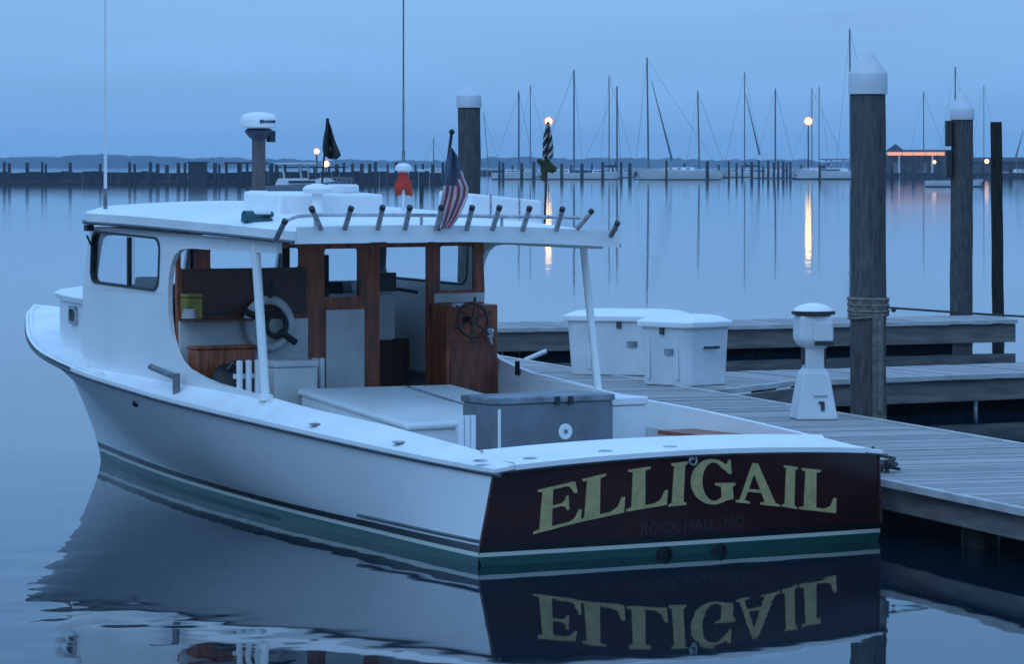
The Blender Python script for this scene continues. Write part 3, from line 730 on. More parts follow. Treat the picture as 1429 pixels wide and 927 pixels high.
# ring hanging on the bulkhead
q = at_a(374, 452, 4.84); o = aboard('life_ring', q.x, 4.83, q.z); tag(o, 'pale ring with dark straps hanging on the white cabin bulkhead', 'life ring')
mb = MB(); mb.torus((0, 0, 0), .185, .035, (1, 0, 0), (0, 0, 1), 36, 10); mb.build('ring', mat('ring_pale', (.50, .52, .53), .7, .2, 8), o, smooth=True)
for t in (155, 325):
    mb = MB(); c_, s_ = math.cos(R(t)), math.sin(R(t)); mb.tube([(.10 * c_, -.03, .10 * s_), (.26 * c_, -.045, .26 * s_)], .026, 10); mb.build('strap', M['dark'], o, smooth=True)
mb = MB(); mb.torus((.05, -.03, -.01), .085, .022, (1, 0, 0), (0, 0, 1), 24, 8); mb.tube([(0, -.02, .2), (.02, -.03, .32)], .02, 8); mb.build('rope', M['dark'], o, smooth=True)

# flags
def flag(name, label, polepx, a, table, colours, pole_r=.012, wave=.03, cols=9, top_ball=True, place=None):
    """table: rows of (py, left px, right px, ...); colours(row, col) -> material index."""
    o = aboard(name, *[at_a(*polepx[-1], a)[i] for i in (0, 1, 2)]); tag(o, label, 'flag')
    org = at_a(*polepx[-1], a)
    mb = MB(); pts = [at_a(x, y, a) - org for x, y in polepx]; mb.tube(pts, pole_r, 8)
    if top_ball: mb.sphere(pts[0], pole_r * 1.8, 8, 6)
    mb.build('pole', M['dark'], o, smooth=True)
    mb = MB(); rows = []; sub = []
    for i in range(len(table) - 1):
        for k in range(4): sub.append([lerp(table[i][c], table[i + 1][c], k / 4) for c in range(3)])
    sub.append(list(table[-1][:3]))
    for i, (py, l, r) in enumerate(sub):
        for j in range(cols + 1):
            u = j / cols
            w = wave * math.sin(u * 11 + i * .25) * min(1, i / 4) - .02
            mb.v.append(at_a(lerp(l, r, u), py + (5 if False else 0), a + w) - org)
    n = cols + 1; ms = []
    for i in range(len(sub) - 1):
        for j in range(cols): mb.f.append((i*n+j, i*n+j+1, (i+1)*n+j+1, (i+1)*n+j)); mb.mi.append(colours(i / (len(sub) - 1), j))
    ob = mb.build('cloth', [M[c] for c in ('flag_red', 'flag_white', 'flag_cloth_blue', 'flag_black', 'olive')], o, smooth=True, recalc=False)
    sm = ob.modifiers.new('thick', 'SOLIDIFY'); sm.thickness = .004
    return o
flag('national_flag', 'limp red and white striped flag with blue corner on the aft roof edge', [(630.5, 184), (612, 322)], 2.86,
     [(206, 627, 631), (218, 624, 638), (235, 621, 643), (250, 620, 648), (262, 618, 654), (275, 616, 653), (290, 613, 647), (305, 611, 639), (319, 609, 628)],
     lambda v, j: 2 if v < (.46 - .05 * max(0, j - 4)) else (0 if j % 2 else 1), cols=9, wave=.022)
flag('black_flag', 'black flag with pale marks drooping above the roof, left of the red cloth', [(457, 167), (451, 235), (446, 304)], 4.35,
     [(168, 455, 459), (182, 453.5, 463), (196, 451.5, 467), (208, 450.5, 472), (217, 452, 476), (222, 460, 470)],
     lambda v, j: 1 if (.50 < v < .62 and j == 4) or (.28 < v < .34 and j == 5) else 3, wave=.03, pole_r=.008)
flag('striped_flag', 'furled black and white striped flag at the starboard side of the roof', [(765, 172), (760, 312)], 3.4,
     [(173, 763, 767), (185, 759.5, 769), (198, 758, 771), (210, 758, 772), (221, 757, 771)],
     lambda v, j: 1 if ((v * 4 + j * .28) % 1.0) > .62 else 3, wave=.02, pole_r=.009, cols=8)
o = aboard('olive_cloth', *at_a(762, 238, 3.42)); tag(o, 'dark olive cloth tied below the black and white striped flag', 'cloth')
mb = MB(); mb.sphere((0, 0, .03), .06, 14, 10, (.9, .6, 1.0)); mb.sphere((.05, .0, .02), .035, 10, 8); mb.sphere((-.045, 0, .06), .03, 10, 8); mb.sphere((-.02, 0, -.05), .028, 10, 8)
for v in mb.v: v += Vector((.008 * math.sin(60 * v.z), .0, .008 * math.sin(70 * v.x)))
mb.build('cloth', M['olive'], o, smooth=True)
o = aboard('red_cloth', *at_a(563, 250, 4.6)); tag(o, 'bright red cloth wrapped round the thin white mushroom antenna post', 'cloth')
mb = MB(); prof = [(.014, .085), (.024, .06), (.036, .025), (.050, -.015), (.064, -.055), (.070, -.085), (.058, -.105), (.02, -.09)]
mb.lathe(prof[::-1], (0, 0, 0), 20)
for i, v in enumerate(mb.v):
    t = math.atan2(v.y, v.x); k = 1 + .30 * math.sin(4 * t + 9 * v.z); v.x *= k * 1.12; v.y *= .6; v.z += (.03 * math.sin(3 * t + 1) if v.z < -.03 else 0)
mb.build('cloth', M['red'], o, smooth=True)

# ================================================================== DOCK
Z = .39
def deck_poly(name, label, poly, board_dir, along_edges, th=.05, fascia=.16, group=None, posts=()):
    """A timber dock: cross boards clipped to the outline, edge beams and the piles under it."""
    o = empty(name, (0, 0, 0)); tag(o, label, 'dock', group)
    d = Vector(board_dir).normalized(); nrm = Vector((-d.y, d.x))
    pr = [Vector(p) for p in poly]
    t0 = min(p.dot(nrm) for p in pr); t1 = max(p.dot(nrm) for p in pr)
    W = .148; t = t0; mb = MB()
    def clip(lo, hi):
        def half(ps, k, val, keep_ge):
            out = []
            for i in range(len(ps)):
                A, B = ps[i], ps[(i + 1) % len(ps)]; a = A.dot(nrm) - val; b = B.dot(nrm) - val
                if not keep_ge: a, b = -a, -b
                if a >= 0: out.append(A)
                if a * b < 0: out.append(A.lerp(B, a / (a - b)))
            return out
        q = half(pr, 0, lo, True)
        return half(q, 0, hi, False) if q else []
    while t < t1:
        q = clip(t + .004, t + W - .004)
        if len(q) >= 3:
            h = Z + random.uniform(-.004, .004); n = len(q); j = random.uniform(-.012, .012)
            vs = [Vector((p.x, p.y, h - .04)) for p in q] + [Vector((p.x, p.y, h)) for p in q]
            mb.add(vs, [tuple(range(n))[::-1], tuple(range(n, 2 * n))] + [(i, (i + 1) % n, n + (i + 1) % n, n + i) for i in range(n)], random.randrange(3))
        t += W
    mb.build('decking', [M['plank'], M['plank_b'], M['plank_c']], o)
    for i, j in along_edges:
        a, b = pr[i], pr[j]; e = (b - a); L = e.length; c = (a + b) / 2; n2 = Vector((e.y, -e.x)).normalized()
        cen = sum(pr, Vector((0, 0))) / len(pr)
        if (c - cen).dot(n2) < 0: n2 = -n2
        c = c - n2 * .06
        mb = MB(); mb.box((c.x, c.y, Z - .05 - fascia / 2), (L, .07, fascia), rz=math.atan2(e.y, e.x)); mb.build('edge_beam', M['fascia'], o, bevel=.006)
        c3 = c + n2 * .075
        mb = MB(); mb.box((c3.x, c3.y, Z - .012), (L, .05, .055), rz=math.atan2(e.y, e.x)); mb.build('edge_strip', M['strip'], o, bevel=.006)
    for p in posts:
        mb = MB(); mb.tube([(p[0], p[1], -.6), (p[0], p[1], Z - .08)], .13, 12); mb.build('support_pile', M['algae'], o, smooth=True)
    return o
M['plank_b'] = mat('dock_planks_b', (.31, .30, .29), .8, .3, 4, (1, 8, 1), bump=.006, col2=(.18, .172, .165))
M['plank_c'] = mat('dock_planks_c', (.40, .38, .36), .8, .3, 4, (1, 8, 1), bump=.006, col2=(.26, .25, .24))
for k_ in ('plank_b', 'plank_c'): weather(M[k_], (.08, .075, .07), .7, 8)
M['strip'] = mat('dock_edge_strip', (.50, .50, .49), .7, .25, 3, (1, 1, 1), col2=(.32, .31, .30))
d = Vector((-.292, .956)); nn = Vector((.956, .292))
def dk(n_, t): return nn * n_ + d * t
main = [dk(10.17, 14.5), dk(12.48, 14.5), dk(12.48, 47), dk(10.17, 47)]
deck_poly('main_dock', 'wide plank dock running away along the starboard side of the workboat', main, nn, [(0, 3), (1, 2)],
          posts=[dk(n_, t) for t in (20, 23.5, 27, 30.5, 34, 38) for n_ in (10.5, 12.15)])
e = Vector((.906, .423))
fb = [Vector((1.78, 36.75)), Vector((2.14, 36.85)), Vector((2.88, 38.2)), Vector((5.8, 39.95)), Vector((9, 41.6)), Vector((9, 43.6)), Vector((5.8, 41.95)), Vector((2.3, 40.1)), Vector((1.35, 40.9)), Vector((.70, 40.6))]
deck_poly('near_finger_pier', 'nearer finger pier joining the main dock behind the white power pedestal', fb, Vector((-.423, .906)), [(1, 2), (2, 3), (3, 4)], fascia=.22, posts=[(2.6, 38.9), (4.5, 40.2), (6.5, 41.4)])
fa = [Vector((-2.2, 50.0)), Vector((2.95, 51.3)), Vector((7.14, 53.3)), Vector((7.1, 55.2)), Vector((2.9, 53.4)), Vector((-2.2, 52.2))]
deck_poly('far_finger_pier', 'farther finger pier whose dark end juts over open water', fa, Vector((-.3, .95)), [(0, 1), (1, 2)], fascia=.26, posts=[(-.8, 51), (1., 51.6), (3., 52), (4.4, 53), (5.6, 53.2)])
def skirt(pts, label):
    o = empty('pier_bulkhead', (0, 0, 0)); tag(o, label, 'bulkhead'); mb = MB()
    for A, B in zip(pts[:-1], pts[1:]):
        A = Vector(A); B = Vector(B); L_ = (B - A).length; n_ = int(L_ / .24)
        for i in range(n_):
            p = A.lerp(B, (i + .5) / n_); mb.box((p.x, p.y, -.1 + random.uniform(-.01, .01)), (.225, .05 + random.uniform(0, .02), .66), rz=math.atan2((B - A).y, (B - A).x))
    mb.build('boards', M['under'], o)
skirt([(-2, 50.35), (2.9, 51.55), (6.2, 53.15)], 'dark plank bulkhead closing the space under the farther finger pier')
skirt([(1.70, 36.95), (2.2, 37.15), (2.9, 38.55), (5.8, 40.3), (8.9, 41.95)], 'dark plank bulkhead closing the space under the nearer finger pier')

def pile(name, x, y, r, z1, label, group=None, cap=None, lean=(0, 0), m='pile', z0=-1.0):
    o = empty(name, (x, y, 0)); tag(o, label, 'piling', group)
    mb = MB(); n = 14; pts = []; rs = []
    for i in range(n + 1):
        t = i / n; z = lerp(z0, z1, t)
        pts.append((lean[0] * (z / z1) + .003 * math.sin(i * 1.7), lean[1] * z / z1 + .003 * math.cos(i * 2.1), z)); rs.append(r * (1 + .01 * math.sin(i * 2.3 + x)) * lerp(1.03, .97, t))
    mb.tube(pts, rs, 20); mb.build('trunk', M[m], o, smooth=True)
    mb = MB(); mb.tube([(pts[1][0], pts[1][1], -.3), (0, 0, .13)], r * 1.045, 20); mb.build('waterline_growth', M['algae'], o, smooth=True)
    if cap:
        rc, hb, hc = cap; tx, ty = pts[-1][0], pts[-1][1]
        mb = MB(); mb.lathe([(rc, z1 - .02), (rc, z1 + hb), (rc * .97, z1 + hb + .012), (rc * .5, z1 + hb + hc * .55), (.012, z1 + hb + hc)], (tx, ty, 0), 28); mb.build('cap', M['cap'], o, smooth=True)
    return o
np_ = pile('dock_piling', 3.13, 33.1, .158, at(1211, 128, 33.1).z, 'thick grey piling wrapped with tan rope, white cone cap, behind the power pedestal', None, (.172, .155, .23))
mb = MB(); mb.box((.07, -.165, .78), (.10, .04, 1.0)); mb.build('batten', M['fascia'], np_, bevel=.006)
mb = MB(); mb.tube([(.085, -.19, 1.26), (.088, -.192, .9), (.085, -.19, .42)], .022, 8); mb.box((.03, -.18, .36), (.22, .05, .05)); mb.build('rope_tail', M['rope'], np_)
o = empty('rope', (3.13, 33.1, 0)); tag(o, 'tan rope wound in thick turns round the near piling', 'rope')
mb = MB()
for k in range(6): mb.torus((0, 0, 1.285 + .026 * k), .166 + .006 * (k % 2), .017, (1, 0, .02 * (-1) ** k), (0, 1, .01), 28, 8)
mb.torus((0, 0, 1.265), .172, .014, (1, 0, .09), (0, 1, .03), 28, 8)
mb.build('turns', M['rope'], o, smooth=True)
o = empty('mooring_line', (0, 0, 0)); tag(o, 'thin dark line stretched from the rope-wrapped piling off to the right', 'line')
A = at(1232, 429, 33.0); B = at(1900, 452, 34.6); mb = MB()
mb.tube([A.lerp(B, t) - Vector((0, 0, .05 * math.sin(math.pi * t))) for t in [i / 16 for i in range(17)]], .011, 6); mb.sphere(at(1247, 432, 33), .025, 8, 6); mb.build('line', M['rope_dark'], o)
pile('dock_piling', at(1341, 0, 56.5).x, 56.5, .17, at(1343, 165, 56.5).z, 'slimmer grey piling with white cone cap and two black plates, beyond the farther finger pier', None, (.185, .13, .29), lean=(.02, 0))
q = at(1323, 206, 56.3)
o = empty('black_plate', (q.x, 56.3, 0)); 
for zz in ((168, 204), (209, 247)):
    pass
bpy.data.objects.remove(o)
for zz, lab in (((168, 204), 'upper black plate on the side of the capped piling near the frame edge'), ((209, 247), 'lower black plate on the side of the capped piling near the frame edge')):
    za, zb = at(1323, zz[0], 56.3).z, at(1323, zz[1], 56.3).z
    mb = MB(); mb.box((0, 0, (za - zb) / 2), (.09, .22, za - zb)); ob = mb.build('black_plate', M['black'], None, bevel=.012, loc=(q.x + .02, 56.42, zb)); tag(ob, lab, 'plate')
pile('dock_piling', at(1393, 0, 55.6).x, 55.6, .088, at(1391, 170, 55.6).z, 'thin bare dark piling without a cap, at the end of the farther finger pier', None, None, lean=(-.03, 0), m='pile_dark')
pile('dock_piling', at(656, 0, 50).x, 49, .15, at(656, 148, 49).z, 'capped piling standing behind the workboat roof, next to the striped flag', None, (.165, .13, .15))
ps = [o for o in COL.objects if o.name.startswith('dock_piling')]
# dock boxes
def dock_box(x, y, rz, w, dd, h, label, flare=.0, lidh=.08):
    o = empty('dock_box', (x, y, Z + .004), rz); tag(o, label, 'dock box')
    mb = MB()
    def ring(sx, sy, z, ch): 
        X, Y = sx / 2, sy / 2
        return [Vector(p) for p in ((-X + ch, -Y, z), (X - ch, -Y, z), (X, -Y + ch, z), (X, Y - ch, z), (X - ch, Y, z), (-X + ch, Y, z), (-X, Y - ch, z), (-X, -Y + ch, z))]
    def loft(rs):
        for r in rs: mb.v.extend(r)
        for i in range(len(rs) - 1):
            for k in range(8): mb.f.append((i*8+k, i*8+(k+1) % 8, (i+1)*8+(k+1) % 8, (i+1)*8+k)); mb.mi.append(0)
        mb.f += [tuple(range(8))[::-1], tuple((len(rs)-1)*8+k for k in range(8))]; mb.mi += [0, 0]
    loft([ring(w * .93, dd * .93, 0, .06), ring(w, dd, h, .06)]); mb.build('body', M['gel'], o, bevel=.012)
    mb = MB(); loft([ring(w + .07, dd + .07, h - .035, .07), ring(w + .08, dd + .08, h + .02, .07), ring(w * .9, dd * .86, h + lidh * .8, .09), ring(w * .72, dd * .62, h + lidh, .1)]); mb.build('lid', M['deck_white'], o, bevel=.01)
    mb = MB(); mb.box((0, -dd / 2 - .012, h - .06), (.05, .03, .09)); mb.build('latch', M['rope_dark'], o, bevel=.005)
    mb = MB(); mb.tube([(w / 2 + .004, -.09, h * .62), (w / 2 + .045, -.08, h * .62), (w / 2 + .045, .08, h * .62), (w / 2 + .004, .09, h * .62)], .014, 8); mb.build('handle', M['rope_dark'], o, smooth=True)
    for k in (-.28, .28): mb = MB(); mb.box((k * w, -dd / 2 + .004, h * .46), (.035, .016, h * .72), rx=.0); mb.build('moulded_rib', M['gel'], o, bevel=.007)
    mb = MB(); mb.box((.12 * w, -dd / 2 - .004, h * .55), (.11, .006, .06)); mb.build('sticker', M['grey_lid'], o)
    return o
dock_box(1.22, 39.6, -.30, 1.16, .7, .60, 'long white dock box, farther one, seen between the roof post and its neighbour')
b2 = dock_box(1.73, 37.72, -.78, .68, .66, .615, 'shorter white dock box turned cornerwise, in front of the long one', lidh=.085)
# power pedestal
px_, py_ = 2.61, 32.64
o = empty('power_pedestal', (px_, py_, Z + .004), .15); tag(o, 'white power pedestal with domed dark-rimmed top on the dock edge', 'pedestal')
sq = 1.414
mb = MB(); mb.lathe([(.182 * sq, 0), (.176 * sq, .015), (.150 * sq, .19), (.118 * sq, .40), (.104 * sq, .41), (.09 * sq, .44)], (0, 0, 0), 4, rot=0); mb.build('base', M['gel'], o, bevel=.022)
mb = MB(); mb.box((0, 0, .53), (.165, .165, .22)); mb.build('neck', M['gel'], o, bevel=.02)
mb = MB(); mb.box((-.098, -.02, .55), (.022, .05, .16)); mb.box((.098, -.02, .55), (.022, .05, .16)); mb.build('socket', M['rope_dark'], o, bevel=.008)
mb = MB(); mb.lathe([(.09 * sq, .605), (.15 * sq, .67), (.152 * sq, .74), (.146 * sq, .90)], (0, 0, 0), 4); mb.build('head', M['gel'], o, bevel=.03)
mb = MB(); mb.box((.05, -.158, .76), (.17, .03, .17)); mb.build('cover', M['gel'], o, bevel=.012)
mb = MB(); mb.box((.06, -.162, .655), (.16, .04, .03)); mb.build('outlet_hood', M['black'], o)
mb = MB(); mb.lathe([(.17, .90), (.19, .905), (.19, .93), (.17, .935)], (0, 0, 0), 28); mb.build('rim', M['black'], o, smooth=True)
mb = MB(); mb.lathe([(.178, .935), (.16, .96), (.11, .985), (.05, 1.0), (.005, 1.003)], (0, 0, 0), 28); mb.build('dome', M['deck_white'], o, smooth=True)
mb = MB(); mb.box((.045, -.165, .115), (.03, .02, .075), rx=-.19); mb.box((.035, -.160, .145), (.05, .02, .02), rx=-.19); mb.build('latch', M['rope_dark'], o)
mb = MB(); mb.box((.03, -.154, .205), (.12, .012, .012), rx=-.19); mb.build('seam', M['metal'], o)
def cleat(n_, t, label):
    c = dk(n_, t); o = empty('dock_cleat', (c.x, c.y, Z + .006), math.atan2(d.y, d.x)); tag(o, label, 'cleat'); mb = MB()
    mb.tube([(-.15, 0, .075), (-.08, 0, .062), (.08, 0, .062), (.15, 0, .075)], [.012, .018, .018, .012], 8)
    for k in (-.05, .05): mb.tube([(k, 0, 0), (k, 0, .06)], .018, 8)
    mb.build('horn', M['rope_dark'], o, smooth=True); return o
cleat(10.42, 25.0, 'dark dock cleat beside the starboard corner of the transom')
o = empty('stern_line', (0, 0, 0)); tag(o, 'dark mooring line from the transom corner to the dock cleat', 'line'); mb = MB()
A = boat_world(1.54, -.02, .645); c = dk(10.42, 25.0); B = Vector((c.x, c.y, Z + .07))
mb.tube([A.lerp(B, t) - Vector((0, 0, .05 * math.sin(math.pi * t))) for t in [i / 10 for i in range(11)]], .012, 8)
mb.tube([B + Vector((.11 * math.cos(t) * (1 - t / 40), .08 * math.sin(t), -.045 + .006 * t)) for t in [i * .45 for i in range(32)]], .012, 6)
mb.build('rope', M['rope_dark'], o, smooth=True)
# sticks by the piers
q = at(1361, 588, 33.5); mb = MB(); mb.tube([(0, 0, 0), (.005, 0, .215)], .018, 10); ob = mb.build('marker_stake', M['pvc'], None, loc=(at(1361, 0, 39.6).x, 39.6, at(1361, 588, 39.6).z)); tag(ob, 'short white stake upright in the dark water under the nearer finger pier', 'stake')
ob.scale = (1.2, 1.2, 1.25)
q = at(745, 498, 45); mb = MB(); mb.tube([at(733, 503, 45) - q, at(763, 490, 45) - q], .03, 8); ob = mb.build('loose_board', M['gel'], None, loc=q); tag(ob, 'pale slanted board end seen past the starboard coaming', 'board')

# ================================================================== BACKGROUND
# water
wm = bpy.data.materials.new('harbour_water'); wm.use_nodes = True
nt = wm.node_tree; N = nt.nodes; L = nt.links; p = N['Principled BSDF']
p.inputs['Base Color'].default_value = (.003, .012, .020, 1); p.inputs['IOR'].default_value = 1.333; p.inputs['Roughness'].default_value = .03
geo = N.new('ShaderNodeNewGeometry')
def noise(scale, stretch=(1, 1, 1), detail=2, off=(0, 0, 0)):
    mp = N.new('ShaderNodeMapping'); mp.inputs['Scale'].default_value = stretch; mp.inputs['Location'].default_value = off
    L.new(geo.outputs['Position'], mp.inputs['Vector'])
    n = N.new('ShaderNodeTexNoise'); n.inputs['Scale'].default_value = scale; n.inputs['Detail'].default_value = detail; L.new(mp.outputs[0], n.inputs['Vector']); return n.outputs['Fac']
def mth(op, a, b=None, c=None):
    m = N.new('ShaderNodeMath'); m.operation = op
    for i, v in enumerate((a, b, c)):
        if v is None: continue
        if isinstance(v, (int, float)): m.inputs[i].default_value = v
        else: L.new(v, m.inputs[i])
    return m.outputs[0]
def mrange(v, a, b, c, d_):
    m = N.new('ShaderNodeMapRange'); m.inputs['From Min'].default_value = a; m.inputs['From Max'].default_value = b; m.inputs['To Min'].default_value = c; m.inputs['To Max'].default_value = d_
    m.interpolation_type = 'SMOOTHSTEP'; L.new(v, m.inputs['Value']); return m.outputs[0]
# a wandering patch of ripples off the port side, calm elsewhere, an even fine chop far out
sep = N.new('ShaderNodeSeparateXYZ'); L.new(geo.outputs['Position'], sep.inputs[0])
dist = sep.outputs['Y']
rp_mask = N.new('ShaderNodeVectorMath'); rp_mask.operation = 'DISTANCE'; rp_mask.inputs[1].default_value = (-2.6, 22.5, 0)
msc = N.new('ShaderNodeVectorMath'); msc.operation = 'MULTIPLY'; msc.inputs[1].default_value = (1, .45, 1); L.new(geo.outputs['Position'], msc.inputs[0])
rp_mask.inputs[1].default_value = (-2.3, 23.0 * .45, 0); L.new(msc.outputs[0], rp_mask.inputs[0])
patch = mrange(rp_mask.outputs['Value'], .5, 2.6, 1, .12)
far = mrange(dist, 35, 140, 0, 1)
ripple = mth('MULTIPLY', mth('MULTIPLY', noise(1.7, (1, .8, 1), 1.5), .0075), patch)
swell = mth('ADD', mth('MULTIPLY', noise(.55, (1, .7, 1), 1, (3, 1, 0)), .004), mth('MULTIPLY', noise(2.6, (1, .8, 1), 1, (5, 2, 0)), .0009))
fine = mth('MULTIPLY', mth('MULTIPLY', noise(7.5, (1, .7, 1), 3, (1, 9, 0)), .00022), mrange(noise(.22, (1, .5, 1), 2, (11, 4, 0)), .42, .62, .15, 1))
swell = mth('ADD', swell, fine)
farw = mth('MULTIPLY', mth('MULTIPLY', noise(.9, (1, 1, 1), 3, (7, 2, 0)), .0095), far)
bp = N.new('ShaderNodeBump'); bp.inputs['Strength'].default_value = 1; bp.inputs['Distance'].default_value = 1
L.new(mth('ADD', mth('ADD', ripple, swell), farw), bp.inputs['Height']); L.new(bp.outputs[0], p.inputs['Normal'])
L.new(mrange(dist, 40, 200,   .02, .04), p.inputs['Roughness'])
mb = MB(); mb.add([(-2600, -40, 0), (2600, -40, 0), (2600, 4150, 0), (-2600, 4150, 0)], [(0, 1, 2, 3)])
tag(mb.build('water', wm), kind='structure')

# far wooded shore
mb = MB(); n = 1200; rng = random.Random(3)
def shore_h(x):
    px = HX + F * x / 3000
    base = interp([(-200, 8), (0, 9.0), (100, 10.6), (150, 11.2), (230, 10), (330, 8), (520, 6.6), (640, 7.2), (700, 9.0), (760, 8.6), (900, 8), (980, 7.4), (1100, 6.4), (1300, 6), (1700, 6)], px)
    return base * .88
for i in range(n + 1):
    x = -2300 + 4600 * i / n; h = shore_h(x) + rng.uniform(-.9, .9) + .8 * math.sin(x * .09) * math.sin(x * .031)
    mb.v += [Vector((x, 2990 + rng.uniform(-6, 6), -.5)), Vector((x, 3005 + rng.uniform(-6, 6), h * .8)), Vector((x, 3030, h)), Vector((x, 3120, h * .9)), Vector((x, 3150, -.5))]
for i in range(n):
    for j in range(4): mb.f.append((i*5+j, (i+1)*5+j, (i+1)*5+j+1, i*5+j+1)); mb.mi.append(0)
tag(mb.build('hills', M['land'], None, smooth=True), kind='structure')

def D_of(py): return CH * F / (py - HY)
# breakwater of timber on the left and its posts
Db = 488
def XB(px, D): return (px - HX) / F * D
bw_ = empty('breakwater', (0, Db, 0)); tag(bw_, 'long dark timber breakwater crossing the water behind the workboat', 'breakwater')
mb = MB(); x = -150.0; rng = random.Random(11)
while x < XB(655, Db):
    w = rng.uniform(.9, 1.6); h = 1.58 + rng.uniform(-.13, .15)
    mb.box((x + w / 2, rng.uniform(-.15, .15), h / 2 - .3), (w - .05, .5, h + .6)); x += w
mb.build('timber_wall', M['far_wood'], bw_)
mb = MB(); x = -150.0
while x < XB(655, Db):
    w = rng.uniform(.8, 2.0); r_ = rng.uniform(.3, .65)
    mb.sphere((x, -1.2 + rng.uniform(-.4, .4), .1), r_, 8, 6, (1.4, 1, .8)); x += w
mb.build('riprap', M['far_wood'], bw_)
proto = MB().tube([(0, 0, -1), (0, 0, 3)], [.2, .17], 8)
pm = None
def post(px, D, top, label, group, r=1.):
    global pm
    if pm is None:
        ob = proto.build('harbour_post', M['far_post'], None, smooth=True); pm = ob.data
    else:
        ob = bpy.data.objects.new('harbour_post', pm); COL.objects.link(ob)
    z = at(px, top, D).z; ob.location = (XB(px, D), D, 0); ob.scale = (r, r, z / 3)
    tag(ob, label, 'post', group); return ob
for px in (6, 13, 38, 59, 64, 98, 140, 181, 188, 210, 220, 233, 249, 258, 300, 306, 316, 333, 345, 379, 386, 398, 470, 480, 492, 505, 516, 524, 541, 553, 580, 590, 604, 618, 628):
    post(px, Db - 1.5, 227 + rng.uniform(-1.5, 3), 'weathered post standing along the dark timber breakwater', 'posts along the breakwater', rng.uniform(.8, 1.5))
sh = empty('breakwater_hut', (XB(277, Db), Db - 1, 0)); tag(sh, 'small dark boarded hut on the timber breakwater', 'hut')
mb = MB(); mb.box((0, 0, 1.4), (2.3, 2, 2.8)); mb.build('wall', M['far_wood'], sh); mb = MB(); mb.box((0, 0, 2.85), (2.6, 2.3, .14)); mb.build('roof', M['far_post'], sh)
pr_ = empty('breakwater_pier', (XB(345, Db), Db - 2, 0)); tag(pr_, 'thin raised pier deck on posts at the end of the breakwater', 'pier')
mb = MB(); mb.box((0, 0, 2.75), (5.6, 1.6, .22)); mb.box((8.5, 0, 2.2), (9, 1.4, .2)); mb.build('deck', M['far_post'], pr_)
for k in range(9): mb = MB(); mb.tube([(-2.6 + k * 1.9, 0, -1), (-2.6 + k * 1.9, 0, 2.7 if k < 4 else 2.2)], .16, 6); mb.build('leg', M['far_post'], pr_)

# sailing yachts
def loft_hull(mb, Lg, bm, fb, n=20, mi=0, draft=.3, sheer=.25, stern=.75, m2=None):
    secs = []
    for i in range(n + 1):
        s = i / n; x = -Lg / 2 + Lg * s
        w = bm / 2 * (min(1, stern + (1 - stern) * s / .35) if s < .35 else (1 - ((s - .35) / .65) ** 2.2)) ; w = max(w, .02)
        z = fb * (1 + sheer * (s - .3) * abs(s - .3) * 2.5)
        xb = x - (.9 * fb * (s ** 6)) 
        secs.append([Vector((xb, -w * .75, -draft)), Vector((lerp(xb, x, .4), -w * .95, z * .4)), Vector((x, -w, z)), Vector((x, w, z)), Vector((lerp(xb, x, .4), w * .95, z * .4)), Vector((xb, w * .75, -draft))])
    o = len(mb.v)
    for q in secs: mb.v += q
    for i in range(n):
        for j in range(5): mb.f.append((o+i*6+j, o+(i+1)*6+j, o+(i+1)*6+j+1, o+i*6+j+1)); mb.mi.append(mi if j != 2 else (m2 if m2 is not None else mi))
    mb.f += [tuple(o + k for k in range(6)), tuple(o + n * 6 + k for k in range(6))]; mb.mi += [mi, mi]
